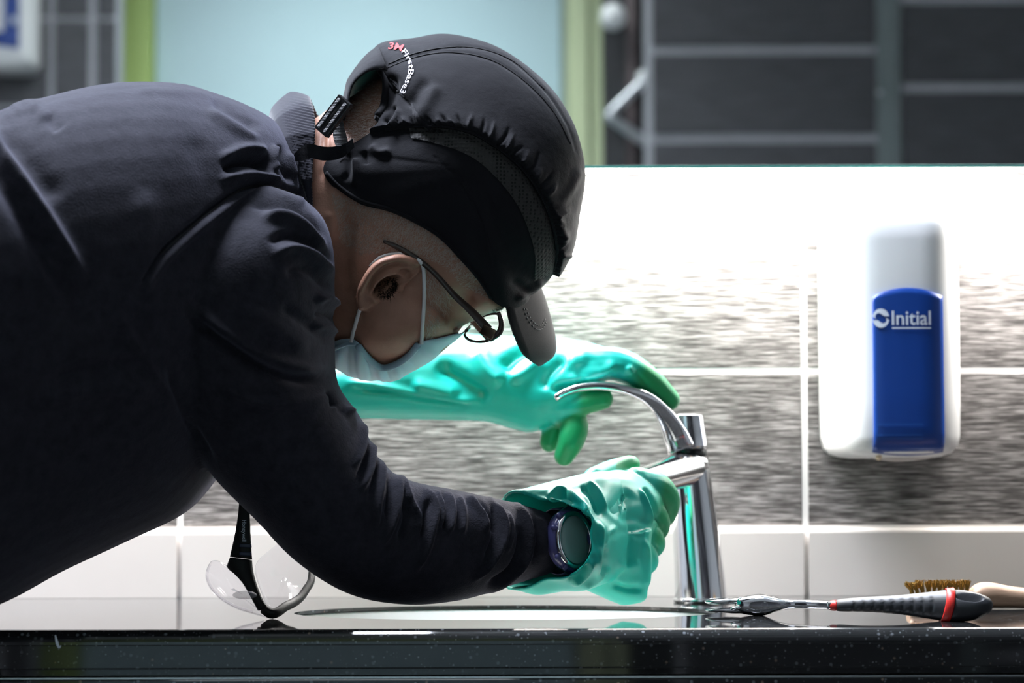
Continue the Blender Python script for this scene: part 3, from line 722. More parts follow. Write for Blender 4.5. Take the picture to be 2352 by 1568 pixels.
for (t0, t1, b0, b1, yo) in ((1371, 1374, 1387, 1387, 0.006), (1392, 1395, 1408, 1405, -0.006)):
    nm = 'upper_jaw' if t0 < 1380 else 'lower_jaw'
    add(nm, loft([hsec(1706, t0, b0, -.330 + yo * .2, .0105), hsec(1680, t0 + .6, b0, -.327, .0100), hsec(1650, t1, b1 + (1 if t0 < 1380 else 0), -.323, .0088), hsec(1626, t1 + 3, b1 - 1, -.320, .0070), hsec(1619, t1 + 6, b1 - 4, -.319, .0045)], n=20, sub=3, pw=0.7), M['chrome'], tool)
add('pivot_pin', ellipsoid(P(1690, 1397, -.3405), (0.0045, 0.003, 0.0018), n=14, m=8), M['chrome'], tool)
add('slot', ellipsoid(P(1768, 1371, -.3415), (0.0055, 0.006, 0.0012), n=16, m=8), M['black_plastic'], tool)

# ================================================================== WIRE BRUSH
YB = -0.245
br = empty('wire_brush', tuple(P(2300, 1402, YB))); tag(br, 'wooden wire brush with brass bristles behind the ribbed grip', 'brush')
zfoot = ZC + 0.0008
def wsec(x, t, hd, bot=None):
    c = P(x, t, YB); zb2 = zfoot if bot is None else P(x, bot, YB)[2]
    return (np.array([c[0], YB, (c[2] + zb2) / 2]), np.array([0, 0, (c[2] - zb2) / 2]), np.array([0, hd, 0]))
add('wooden_back', loft([wsec(2085, 1372, .010), wsec(2092, 1367, .014), wsec(2150, 1364, .016), wsec(2215, 1360, .016), wsec(2245, 1340, .016), wsec(2275, 1337, .016), wsec(2330, 1347, .0145), wsec(2400, 1352, .0135, 1398), wsec(2480, 1346, .0145, 1394), wsec(2560, 1345, .015, 1396), wsec(2640, 1352, .012), wsec(2655, 1372, .006)], n=28, sub=4, pw=0.8), M['wood'], br)
rb = random.Random(3)
for row in range(4):
    for k in range(11):
        bxp = 2096 + k * 12.5; by = YB - 0.0115 + row * 0.0076
        bb = []
        for s in range(16):
            p0 = P(bxp, 1368, by) + np.array([rb.uniform(-.0014, .0014), rb.uniform(-.0014, .0014), 0])
            lean = np.array([rb.uniform(-.004, .003) - (0.003 if k < 3 else 0), rb.uniform(-.004, .004), 0])
            L_ = P(bxp, 1335 + (4 if k < 2 else 0) + rb.uniform(-5, 6), by)
            bb.append(tube([p0, (p0 + L_) / 2 + lean * 0.3, L_ + lean], [0.00045, 0.00045, 0.00035], n=3, sub=1))
        add('bristle_tuft', join(*bb), M['brass'], br, smooth=False)
# ================================================================== PERSON
def inflate(poly, C, Y0, H, pexp=2.6, ns=20, sub=4, q=0.5, Hfar=None):
    """Closed rounded body whose side outline is poly: depth Y0 -/+ H at the middle."""
    B = catmull(np.array(poly, float), sub, closed=True); n = len(B); C = np.array(C, float); rows = []
    Hf = H if Hfar is None else Hfar
    ss = np.sin(np.linspace(0.06, 1, ns) * np.pi / 2)
    for side, Hs in ((-1, H), (1, Hf)):
        rr = []
        for s in (ss if side < 0 else ss[::-1][1:]):
            d = Y0 + side * Hs * (1 - s ** pexp) ** q
            rr.append([P(*(C + s * (b - C)), d) for b in B])
        rows += rr
    return rings_mesh(np.array(rows))

YH = -0.30
head_poly = [(722, 300), (738, 262), (783, 236), (842, 200), (905, 164), (1000, 122), (1100, 126), (1195, 180), (1262, 268), (1292, 380), (1275, 500), (1230, 610), (1180, 682),
             (1152, 711), (1118, 722), (1085, 738), (1058, 752), (1046, 778), (1010, 812), (950, 842), (890, 856), (820, 842), (750, 812), (700, 740), (684, 620), (688, 480), (702, 380)]
head_shell = inflate(head_poly, (955, 480), YH, 0.073, 2.9, 26, 4)
neck = loft([sec((690, 300), (640, 720), -.30, .05), sec((718, 275), (690, 780), -.30, .060), sec((745, 262), (745, 770), -.30, .064), sec((800, 240), (830, 740), -.30, .062)], n=28, sub=4)
jaw = inflate([(800, 600), (900, 570), (1000, 640), (1050, 720), (1035, 775), (970, 815), (890, 835), (820, 815), (775, 760), (765, 680)], (905, 700), YH, 0.070, 3.2, 14, 4)
brow = inflate([(1040, 640), (1110, 640), (1160, 690), (1152, 712), (1115, 722), (1070, 720)], (1105, 685), YH + 0.005, 0.058, 2.6, 10, 3)
nose = capsule_chain([P(1050, 742, YH + .01), P(1008, 786, YH + .012), P(980, 806, YH + .012)], [0.006, 0.008, 0.010])
head_parts = [head_shell, neck, jaw, brow, nose]
bh0 = bvh_of(*join(*head_parts))
ear_poly = [(968, 604), (949, 590), (921, 584), (892, 588), (869, 597), (849, 613), (832, 638), (820, 661), (816, 681), (818, 702), (826, 713), (838, 716), (851, 710), (866, 697), (884, 688), (905, 678), (924, 662), (949, 640), (966, 622)]
EP = catmull(np.array(ear_poly, float), 4, closed=True)
attach = np.array([(968, 608), (851, 712)], float)
def ear_h(p):                                    # height of the ear above the cheek
    d, t, s = seg_dist(np.array([p]), attach); return 0.003 + 0.0135 * min(1.0, d[0] / 62.0) ** 0.8
rows = []; EC = np.array((886, 650.0))
for s in (0.05, 0.2, 0.4, 0.6, 0.78, 0.9, 0.97, 1.0):
    rr = []
    for b in EP:
        p = EC + s * (b - EC); h, n_ = hit(bh0, *p); drop = 0.0035 * max(0.0, (s - 0.86) / 0.14) ** 2
        rr.append(P(p[0], p[1], h[1] - ear_h(p) + drop))
    rows.append(rr)
rr = []
for b in EP:
    p = EC + 0.93 * (b - EC); h, n_ = hit(bh0, *p); rr.append(P(p[0], p[1], h[1] - 0.25 * ear_h(p)))
rows.append(rr)
rr = []
for b in EP:
    p = EC + 0.7 * (b - EC); h, n_ = hit(bh0, *p); rr.append(P(p[0], p[1], h[1] + 0.012))
rows.append(rr)
ear = rings_mesh(np.array(rows))
hv, hn, hf = remesh(head_parts, 0.0016, 8, 0.6)
ev, en, ef = remesh([(hv, hf), ear], 0.0012, 3, 0.5)
inner = catmull(np.array([(960, 606), (921, 594), (893, 598), (873, 606), (855, 622), (841, 645), (829, 668), (826, 690), (830, 704)], float), 3)
face_st = [
    (inner, 6.5, 0.0034, 0.6),                                                        # helix
    ([(950, 612), (918, 608), (890, 613), (866, 632), (850, 655), (840, 680)], 5.5, -0.0042),     # scapha
    ([(925, 634), (900, 628), (876, 640), (858, 662), (850, 680)], 6, 0.0044),        # antihelix
    ([(865, 672), (878, 655), (893, 645), (906, 641)], 10.5, -0.0120, 0.8),           # concha
    ([(870, 668), (884, 655), (896, 648)], 8, -0.0050, 0.8),
    ([(918, 624), (932, 625), (938, 630)], 5.5, -0.0045, 0.5),                        # fossa
    ([(914, 650), (920, 662), (915, 672)], 7, 0.0030, 0.5),                           # tragus
    ([(858, 684), (862, 690)], 7, 0.0026, 0.9),                                       # antitragus
    ([(800, 480), (790, 600), (800, 720)], 22, -0.004), ([(760, 480), (768, 560)], 12, 0.002),   # neck hollow
    ([(1000, 730), (1050, 690), (1090, 680)], 26, -0.003), ([(960, 700), (1000, 730), (1040, 745)], 22, 0.003),
    ([(1040, 763), (1052, 757), (1066, 752)], 4, -0.002), ([(1042, 772), (1056, 764)], 4, 0.0015),
    ([(745, 300), (742, 360), (738, 420)], 5, -0.0018), ([(755, 300), (754, 350)], 5, 0.0015),
]
ev = folds(ev, en, face_st)
bvH = bvh_of(ev, ef)

# the rest of the body under the clothes (torso, arms, hands, legs), one coarser surface
def scale_sec(s, k): return (s[0], s[1] * k, s[2] * k)
TS = [(-1080, 780, 1060, -.76, .07), (-1010, 680, 1160, -.75, .125), (-820, 610, 1260, -.72, .165), (-580, 545, 1345, -.68, .18), (-420, 440, 1400, -.64, .185), (-260, 340, 1425, -.57, .195), (-120, 305, 1420, -.52, .20), (0, 274, 1388, -.475, .205), (130, 234, 1318, -.44, .208), (280, 202, 1248, -.405, .21),
      (420, 202, 1178, -.375, .21), (500, 222, 1085, -.355, .20), (580, 252, 980, -.335, .185), (645, 292, 880, -.32, .155), (695, 372, 760, -.31, .105), (718, 450, 650, -.31, .045)]
torso_secs = [sec((x, t), (x, b_), Y, hd) for x, t, b_, Y, hd in TS]
AS = [((560, 430), (330, 560), -.43, .050), ((660, 440), (300, 660), -.435, .080), ((735, 490), (305, 745), -.44, .098), ((765, 570), (325, 815), -.445, .100), ((768, 680), (350, 880), -.445, .098), ((768, 780), (395, 945), -.44, .092), ((776, 880), (440, 1020), -.435, .084),
      ((828, 958), (500, 1105), -.43, .076), ((868, 1046), (585, 1190), -.425, .070), ((912, 1090), (680, 1288), -.42, .064), ((968, 1110), (800, 1363), -.41, .058), ((1035, 1122), (930, 1388), -.395, .054), ((1110, 1138), (1058, 1378), -.378, .049), ((1190, 1156), (1168, 1346), -.358, .043), ((1268, 1180), (1277, 1312), -.338, .036)]
arm_secs = [sec(*a) for a in AS]
FS = [((600, 400), (470, 620), -.17, .05), ((650, 480), (430, 700), -.15, .07), ((680, 640), (460, 820), -.12, .065), ((690, 780), (520, 900), -.10, .055), ((740, 830), (620, 945), -.09, .048), ((790, 850), (740, 950), -.09, .042), ((830, 856), (825, 950), -.092, .036)]
far_secs = [sec(*a) for a in FS]
wr_secs = [sec((1240, 1190), (1240, 1310), -.345, .026), sec((1310, 1190), (1315, 1295), -.330, .025), sec((1360, 1180), (1365, 1290), -.315, .027), sec((1430, 1150), (1430, 1270), -.285, .022)]
side = np.array([0.69, -0.72, 0.0])
hipF = np.array([-0.655, -0.675, 0.96]); hipN = np.array([-0.565, -0.77, 0.96])
legF = [hipF, np.array([-0.63, -0.67, 0.52]), np.array([-0.70, -0.72, 0.10])]; legN = [hipN, np.array([-0.50, -0.80, 0.52]), np.array([-0.57, -0.85, 0.10])]
pelvis = ellipsoid((-0.61, -0.72, 0.99), (0.145, 0.15, 0.14))
body_parts = [loft([scale_sec(s, .86) for s in torso_secs], n=24, sub=3), loft([scale_sec(s, .78) for s in arm_secs], n=20, sub=3), loft([scale_sec(s, .75) for s in far_secs], n=20, sub=3), loft(wr_secs, n=16, sub=3),
              loft([sec((825, 870), (825, 940), -.088, .022), sec((1000, 850), (1000, 935), -.092, .018), sec((1180, 850), (1180, 925), -.112, .016), sec((1260, 840), (1260, 910), -.125, .016)], n=16, sub=3),
              ellipsoid((-0.60, -0.72, 1.02), (0.13, 0.13, 0.13)), tube(legF, [.075, .055, .04], n=16), tube(legN, [.075, .055, .04], n=16)]
bv_, bn_, bf_ = remesh(body_parts, 0.008, 3)
person = add('person', join((ev, ef), (bv_, bf_)), M['skin'])
tag(person, 'person in black cap, dark jersey, mask and green gloves bending over the basin', 'person')

# ------------------------------------------------------------------ jacket
jv, jn, jf = remesh([loft(torso_secs, n=48, sub=6, pw=0.88), loft(arm_secs, n=40, sub=6, pw=0.93), loft(far_secs, n=32, sub=5)], 0.0021, 14, 0.6)
# hollow the cuff and keep cloth detail: folds drawn as real relief
J = [
    # back and side of the body
    ([(-80, 230), (0, 345), (60, 430), (130, 540), (205, 665)], 17, 0.008), ([(-80, 290), (0, 405), (60, 500), (120, 610), (200, 740)], 26, -0.007), ([(0, 300), (60, 370), (140, 470)], 26, -0.004),
    ([(20, 262), (60, 240), (95, 262)], 16, 0.004, 0.6), ([(110, 262), (140, 300)], 16, -0.003),
    ([(250, 690), (330, 830), (420, 960)], 14, 0.003), ([(330, 420), (330, 560), (300, 680)], 30, 0.003), ([(440, 300), (480, 420), (470, 520)], 26, -0.002),
    ([(480, 225), (540, 262), (600, 300)], 12, -0.004), ([(470, 250), (540, 290), (600, 330)], 12, 0.003), ([(300, 206), (430, 212), (500, 228)], 8, 0.0015),
    ([(515, 398), (545, 372), (585, 366), (628, 388)], 13, -0.014), ([(500, 415), (560, 404), (620, 410), (650, 425)], 10, 0.008), ([(500, 370), (560, 345), (620, 350)], 12, 0.006),
    ([(628, 330), (626, 370), (632, 400)], 6, 0.006), ([(640, 330), (650, 380), (672, 420)], 7, -0.005), ([(660, 345), (672, 390), (678, 415)], 5, 0.004),
    # armhole seam
    ([(330, 640), (373, 580), (430, 528), (497, 475), (555, 435), (617, 424), (684, 445)], 6, -0.0055, 0.7), ([(340, 655), (385, 592), (440, 540), (505, 488), (560, 450), (620, 440), (690, 462)], 9, 0.0045, 0.7),
    # sleeve head
    ([(560, 470), (640, 468), (705, 500), (745, 560)], 11, -0.006), ([(590, 500), (660, 500), (712, 535), (750, 590)], 11, 0.007), ([(610, 560), (660, 540), (715, 560), (758, 610)], 9, -0.006),
    ([(620, 590), (670, 572), (725, 592), (766, 640)], 11, 0.008), ([(650, 630), (705, 618), (766, 668)], 12, -0.006), ([(720, 690), (750, 684), (776, 708)], 9, 0.007), ([(720, 722), (755, 722), (778, 742)], 8, -0.005), ([(720, 752), (750, 750), (776, 770)], 8, 0.005),
    ([(416, 710), (470, 755), (517, 791), (570, 825), (622, 853), (690, 872), (766, 874)], 12, -0.010), ([(430, 690), (490, 742), (540, 775), (600, 815), (680, 842), (770, 842)], 14, 0.007), ([(560, 700), (640, 760), (720, 800)], 22, 0.004), ([(640, 700), (700, 740), (765, 790)], 14, -0.004),
    ([(500, 880), (600, 920), (700, 925), (785, 905)], 16, 0.006), ([(748, 892), (770, 930), (800, 945)], 8, -0.007), ([(760, 930), (790, 940), (815, 955)], 8, 0.006),
    # elbow and forearm
    ([(831, 962), (834, 1021), (812, 1078)], 6.2, 0.0045), ([(853, 1005), (852, 1073), (826, 1132)], 6.2, 0.0050), ([(873, 1045), (877, 1097), (869, 1156), (862, 1225)], 6.2, 0.0055),
    ([(843, 990), (843, 1045), (820, 1105)], 6.2, -0.004), ([(864, 1030), (864, 1085), (848, 1150)], 6.2, -0.004), ([(896, 1075), (898, 1130), (888, 1200)], 7, -0.006),
    ([(914, 1080), (917, 1136), (905, 1195), (874, 1262)], 6.2, 0.0055), ([(918, 1083), (941, 1148), (960, 1188), (957, 1240)], 6.2, 0.0055), ([(930, 1140), (935, 1190), (915, 1250)], 9, -0.006),
    ([(968, 1108), (1000, 1164), (993, 1215), (980, 1262), (948, 1322)], 6.2, 0.0060), ([(985, 1140), (978, 1190), (968, 1240)], 7, -0.005), ([(996, 1120), (1016, 1168), (1007, 1220)], 5.7, 0.0045), ([(1027, 1124), (1040, 1176), (1030, 1232)], 6.2, 0.0048), ([(1012, 1125), (1028, 1170), (1018, 1225)], 6.2, -0.004),
    ([(1050, 1130), (1066, 1180), (1060, 1235)], 6.2, 0.0035), ([(1067, 1132), (1110, 1180), (1120, 1232)], 6.2, 0.0045), ([(1090, 1140), (1126, 1190), (1136, 1230)], 6, -0.004), ([(1114, 1130), (1154, 1188), (1159, 1231), (1134, 1283), (1080, 1342)], 6.2, 0.0058),
    ([(1130, 1140), (1140, 1220), (1110, 1300)], 7, -0.0045), ([(1162, 1168), (1175, 1219), (1160, 1275)], 5.7, 0.0040), ([(1174, 1138), (1209, 1196), (1218, 1251), (1193, 1305), (1106, 1370)], 6.7, 0.0060), ([(1192, 1200), (1196, 1250), (1172, 1310), (1110, 1350)], 7, -0.0055),
    ([(1235, 1180), (1252, 1230), (1246, 1290)], 8, 0.0030), ([(1225, 1190), (1232, 1240), (1222, 1300)], 8, -0.003),
    # chest shadow folds
    ([(100, 880), (250, 840), (360, 830)], 18, -0.005), ([(60, 930), (220, 890), (380, 900)], 22, 0.005), ([(380, 830), (430, 960), (500, 1080)], 10, -0.004),
]
near = np.ones(len(jv))
jv = folds(jv, jn, J, near)
jacket = add('jersey', (jv, jf), M['jacket'], person); jacket['label'] = 'dark navy long sleeved jersey'
bvJ = bvh_of(jv, jf)
# stitched seam lines lying on the cloth
for poly in ([(373, 582), (430, 530), (497, 477), (555, 436), (617, 426), (684, 447)],):
    h = hits(bvJ, catmull(np.array(poly, float), 6), 0.0003)
    add('stitched_seam', tube(h, 0.0007, n=6, sub=1), M['thread_dark'], jacket)
# ribbed stand-up collar
def collar():
    L_ = catmull(np.array([(622, 250), (634, 285), (652, 330), (676, 380), (700, 440), (712, 520), (715, 600)], float), 5)
    T_ = catmull(np.array([(672, 212), (696, 258), (706, 320), (708, 380), (712, 440), (718, 520), (722, 600)], float), 5)
    C_ = catmull(np.array([(712, 222), (723, 262), (724, 315), (720, 370), (718, 430), (722, 520), (726, 600)], float), 5)
    n = len(L_); yo = np.interp(np.linspace(0, 1, n), [0, .12, .3, .6, 1], [0.0, .045, .068, .080, .078])
    near_s = []
    for i in range(n):
        y = -.30 - yo[i]; a = P(*L_[i], y); b_ = P(*T_[i], y); c = P(*C_[i], y)
        ax_ = P(T_[i][0], 500, -.30); rd = b_ - ax_; rd[0] = 0; rd /= np.linalg.norm(rd); th_ = .010
        near_s.append(catmull(np.array([a, (a + b_) / 2 + rd * .003, b_ + rd * .001, c, c - rd * th_ * .6 - np.array([.004, 0, 0]), b_ - rd * th_, a - rd * th_]), 4, closed=True))
    far_s = []
    for r_ in near_s[::-1]:
        q = r_.copy(); q[:, 1] = 2 * -.30 - q[:, 1]; far_s.append(q)
    return rings_mesh(np.array(far_s + near_s))
cv, cn, cf = remesh([collar()], 0.0012, 4)
q = to_px(cv); rib = np.sin(((q[:, 1]) + (q[:, 0] - 640) * -0.22) / 6.1 * 2 * np.pi / 1.05)
msk = np.clip((q[:, 0] - 640 - np.clip((q[:, 1] - 250) * .28, 0, 60)) / 10, 0, 1) * np.clip((q[:, 1] - 216) / 20, 0, 1)
cv = cv + cn * (rib * 0.00045 * msk * (cn[:, 1] < 0.1))[:, None]
collar_o = add('collar', (cv, cf), M['rib'], jacket)

# ------------------------------------------------------------------ trousers and shoes (below the frame)
pv, pn, pf = remesh([pelvis, capsule_chain(legF, [.098, .082, .072], n=20), capsule_chain(legN, [.098, .082, .072], n=20)], 0.006, 10)
add('trousers', (pv, pf), M['trousers'], person)
for an in (legF[2], legN[2]):
    a_ = an.copy(); d2 = np.array([0.80, 0.42, 0]) if an is legF[2] else np.array([0.85, 0.35, 0]); d2 /= np.linalg.norm(d2); s2 = np.array([-d2[1], d2[0], 0])
    ss_ = []
    for t, w_, h_ in ((-.07, .018, .03), (-.06, .034, .075), (-.01, .040, .105), (.05, .042, .075), (.11, .046, .05), (.16, .04, .038), (.19, .016, .02)):
        ss_.append((np.array([a_[0], a_[1], h_ / 2 + .001]) + d2 * t, s2 * w_, np.array([0, 0, h_ / 2])))
    sh = add('shoe', loft(ss_, n=20, sub=4, pw=0.85), M['shoe'], person)

# ------------------------------------------------------------------ gloves
def glove_obj(name, v, f, dip, label):
    o = add(name, (v, f), M['glove'], person); o['label'] = label
    a = o.data.attributes.new('dip', 'FLOAT', 'POINT'); a.data.foreach_set('value', np.asarray(dip, float)); return o
# near (right) hand on the spout
body = loft([sec((1338, 1135), (1348, 1308), -.318, .034), sec((1385, 1087), (1375, 1325), -.302, .042), sec((1432, 1079), (1420, 1335), -.285, .044), sec((1480, 1098), (1462, 1300), -.268, .040), sec((1515, 1128), (1495, 1240), -.252, .030), sec((1530, 1160), (1510, 1205), -.240, .013)], n=32, sub=5)
drape = loft([sec((1340, 1235), (1498, 1215), -.292, .034), sec((1322, 1298), (1492, 1290), -.294, .030), sec((1328, 1342), (1488, 1340), -.296, .022), sec((1385, 1372), (1486, 1372), -.296, .014), sec((1428, 1390), (1472, 1384), -.296, .006)], n=28, sub=5)
def cuff_ring(pts): return catmull(np.array([P(*p) for p in pts]), 6, closed=True)
r0 = cuff_ring([(1158, 1134, -.335), (1235, 1140, -.362), (1300, 1148, -.378), (1352, 1186, -.388), (1366, 1235, -.390), (1350, 1290, -.388), (1285, 1330, -.380), (1215, 1349, -.362), (1172, 1351, -.335), (1140, 1320, -.300), (1132, 1240, -.292), (1142, 1160, -.300)])
r1 = cuff_ring([(1215, 1122, -.334), (1285, 1120, -.356), (1330, 1135, -.370), (1366, 1178, -.380), (1378, 1235, -.382), (1364, 1296, -.378), (1330, 1342, -.368), (1280, 1356, -.356), (1230, 1358, -.334), (1205, 1325, -.296), (1198, 1240, -.288), (1204, 1150, -.296)])
r2 = cuff_ring([(1330, 1092, -.318), (1362, 1090, -.334), (1390, 1110, -.346), (1408, 1170, -.352), (1412, 1230, -.352), (1400, 1300, -.350), (1375, 1340, -.340), (1345, 1352, -.330), (1325, 1350, -.318), (1310, 1315, -.285), (1305, 1240, -.278), (1310, 1150, -.284)])
r3 = cuff_ring([(1390, 1088, -.302), (1410, 1085, -.312), (1430, 1110, -.322), (1440, 1170, -.326), (1442, 1230, -.326), (1436, 1290, -.324), (1420, 1325, -.318), (1400, 1335, -.310), (1385, 1330, -.302), (1375, 1300, -.275), (1372, 1240, -.268), (1376, 1150, -.274)])
Rr = np.array([r0, r1, r2, r3]); Rr = np.array([catmull(Rr[:, j], 7) for j in range(Rr.shape[1])]).transpose(1, 0, 2)
cen = Rr.mean(1, keepdims=True)
# wavy lip and crumples
k_, n_ = Rr.shape[:2]; ang = np.linspace(0, 2 * np.pi, n_, endpoint=False)
for i in range(k_):
    amp = 0.0022 * (1 - i / k_)
    Rr[i] += (Rr[i] - cen[i]) / np.linalg.norm(Rr[i] - cen[i], axis=1)[:, None] * (amp * np.sin(5 * ang + i * 0.25) + amp * .7 * np.sin(9 * ang - i * .4))[:, None]
inn = Rr + (cen - Rr) / np.linalg.norm(cen - Rr, axis=2, keepdims=True) * 0.0030
cuff = rings_mesh(np.concatenate([Rr[::-1], inn]), caps=False)
# close outer/inner at the deep end
Vc, Fc = cuff; nn = n_; last = (2 * k_ - 1) * nn
Fc = Fc + [[j, last + j, last + (j + 1) % nn, (j + 1) % nn] for j in range(nn)]
cuff = (Vc, Fc)
fing = [capsule_chain([P(1462, 1104, -.268), P(1510, 1118, -.254), P(1532, 1150, -.238), P(1528, 1182, -.215)], [.0125, .0125, .0118, .010]),
        capsule_chain([P(1452, 1152, -.270), P(1494, 1176, -.262), P(1510, 1204, -.246), P(1502, 1226, -.225)], [.013, .0125, .0115, .010]),
        capsule_chain([P(1445, 1200, -.275), P(1484, 1226, -.268), P(1500, 1248, -.252), P(1490, 1262, -.232)], [.013, .012, .011, .0095]),
        capsule_chain([P(1440, 1246, -.288), P(1474, 1268, -.276), P(1487, 1288, -.260), P(1478, 1300, -.240)], [.012, .011, .010, .009])]
thumb = capsule_chain([P(1370, 1108, -.272), P(1408, 1086, -.258), P(1441, 1068, -.25), P(1450, 1066, -.246)], [.014, .012, .0085, .0078])
gv, gn, gf = remesh([body, drape, cuff, thumb] + fing, 0.0014, 3, 0.5)
GS = [
    ([(1476, 1118), (1496, 1150), (1508, 1190), (1512, 1205)], 6, -0.0075), ([(1468, 1118), (1486, 1160), (1500, 1205)], 5, 0.0035), ([(1370, 1180), (1380, 1205), (1410, 1222), (1470, 1225)], 14, 0.0015), ([(1400, 1185), (1430, 1155), (1452, 1125)], 18, -0.003), ([(1420, 1195), (1460, 1190), (1490, 1205)], 14, -0.002),
    ([(1395, 1246), (1405, 1226), (1440, 1222), (1490, 1236)], 12, -0.002), ([(1388, 1260), (1396, 1225), (1420, 1208)], 6, 0.002), ([(1385, 1330), (1386, 1290), (1392, 1250)], 8, -0.002), ([(1372, 1330), (1372, 1280), (1378, 1230), (1368, 1190)], 6, 0.0045),
    ([(1255, 1140), (1290, 1126), (1330, 1150), (1358, 1190)], 6, 0.005), ([(1250, 1150), (1290, 1140), (1320, 1160)], 6, -0.004), ([(1330, 1115), (1360, 1140), (1378, 1185)], 6, -0.005), ([(1340, 1100), (1372, 1130), (1392, 1180)], 6, 0.004),
    ([(1310, 1345), (1345, 1315), (1365, 1280)], 6, 0.005), ([(1300, 1335), (1330, 1318), (1356, 1290)], 5, -0.004), ([(1330, 1352), (1370, 1330), (1400, 1300)], 7, 0.004), ([(1480, 1230), (1488, 1290), (1484, 1360)], 7, 0.003), ([(1400, 1340), (1440, 1352), (1480, 1350)], 8, -0.003), ([(1410, 1290), (1440, 1300), (1475, 1290)], 14, 0.002),
]
gv = folds(gv, gn, GS)
q = to_px(gv); dip = np.clip((q[:, 0] - 1495 + (q[:, 1] - 1150) * .15) / 30, 0, 1) * np.clip((1300 - q[:, 1]) / 60, 0, 1) * 0.9
dip = np.maximum(dip, np.clip((1086 - q[:, 1]) / 14, 0, 1) * (q[:, 0] > 1415) * 0.9)
glove_obj('rubber_glove', gv, gf, dip, 'green rubber glove with loose cuff gripping the spout')
# far (left) hand on the lever
fb = loft([sec((740, 838), (740, 962), -.088, .040), sec((830, 812), (830, 961), -.088, .045), sec((930, 786), (930, 963), -.09, .046), sec((1040, 768), (1030, 965), -.095, .044), sec((1130, 770), (1115, 968), -.105, .042), sec((1215, 772), (1178, 985), -.115, .040), sec((1290, 776), (1225, 992), -.125, .038), sec((1350, 786), (1280, 968), -.132, .036), sec((1405, 802), (1325, 925), -.138, .030), sec((1440, 822), (1380, 886), -.142, .020)], n=36, sub=5)
ff = [capsule_chain([P(1340, 836, -.158), P(1420, 838, -.160), P(1486, 872, -.152), P(1538, 918, -.142)], [.0150, .0148, .0132, .0098]),       # index
      capsule_chain([P(1340, 832, -.130), P(1420, 834, -.130), P(1480, 864, -.122), P(1528, 906, -.112)], [.0145, .014, .0125, .0098]),       # middle
      capsule_chain([P(1240, 930, -.140), P(1312, 930, -.152), P(1384, 916, -.158)], [.0160, .0120, .0098]),                                    # thumb
      capsule_chain([P(1275, 930, -.135), P(1316, 970, -.148), P(1312, 1010, -.152), P(1296, 1046, -.150)], [.0150, .0135, .0125, .0095]),     # ring
      capsule_chain([P(1258, 940, -.118), P(1272, 980, -.125), P(1262, 1016, -.126)], [.0135, .0115, .0090])]                                   # little
fv, fn, ff_ = remesh([fb] + ff, 0.0016, 4, 0.5)
GF = [([(780, 876), (880, 888), (960, 905), (1060, 918), (1120, 920)], 8, 0.006), ([(800, 890), (900, 900), (1000, 918), (1090, 930)], 9, -0.006), ([(1000, 830), (1050, 870), (1100, 905), (1130, 918)], 18, -0.009), ([(940, 880), (990, 890), (1060, 905)], 14, 0.005),
      ([(1090, 800), (1120, 850), (1160, 880)], 16, 0.006), ([(1150, 850), (1180, 820), (1220, 795)], 14, -0.007), ([(1160, 870), (1200, 860), (1250, 820)], 14, 0.005), ([(1245, 900), (1260, 860), (1300, 820)], 12, -0.005), ([(1290, 860), (1340, 840), (1370, 815)], 14, -0.002), ([(1330, 870), (1390, 850), (1420, 830)], 12, 0.004),
      ([(1265, 905), (1280, 892), (1330, 884), (1380, 884)], 9, -0.010), ([(1460, 850), (1475, 872), (1490, 890)], 6, -0.002), ([(1440, 840), (1455, 862)], 8, 0.003)]
fv = folds(fv, fn, GF)
q = to_px(fv)
dip = np.clip((q[:, 0] + (q[:, 1] - 860) * 0.5 - 1430) / 50, 0, 1)
dip = np.maximum(dip, np.clip((q[:, 1] - 948 + (q[:, 0] - 1240) * 0.12) / 14, 0, 1) * (q[:, 0] > 1236) * np.clip((q[:, 1] + (q[:, 0] - 1240) * 0.65 - 990) / 14, 0, 1))
dip = np.maximum(dip, np.clip((q[:, 0] - 1310) / 30, 0, 1) * (q[:, 1] > 888))
glove_obj('rubber_glove', fv, ff_, dip, 'long green rubber glove holding the lever')

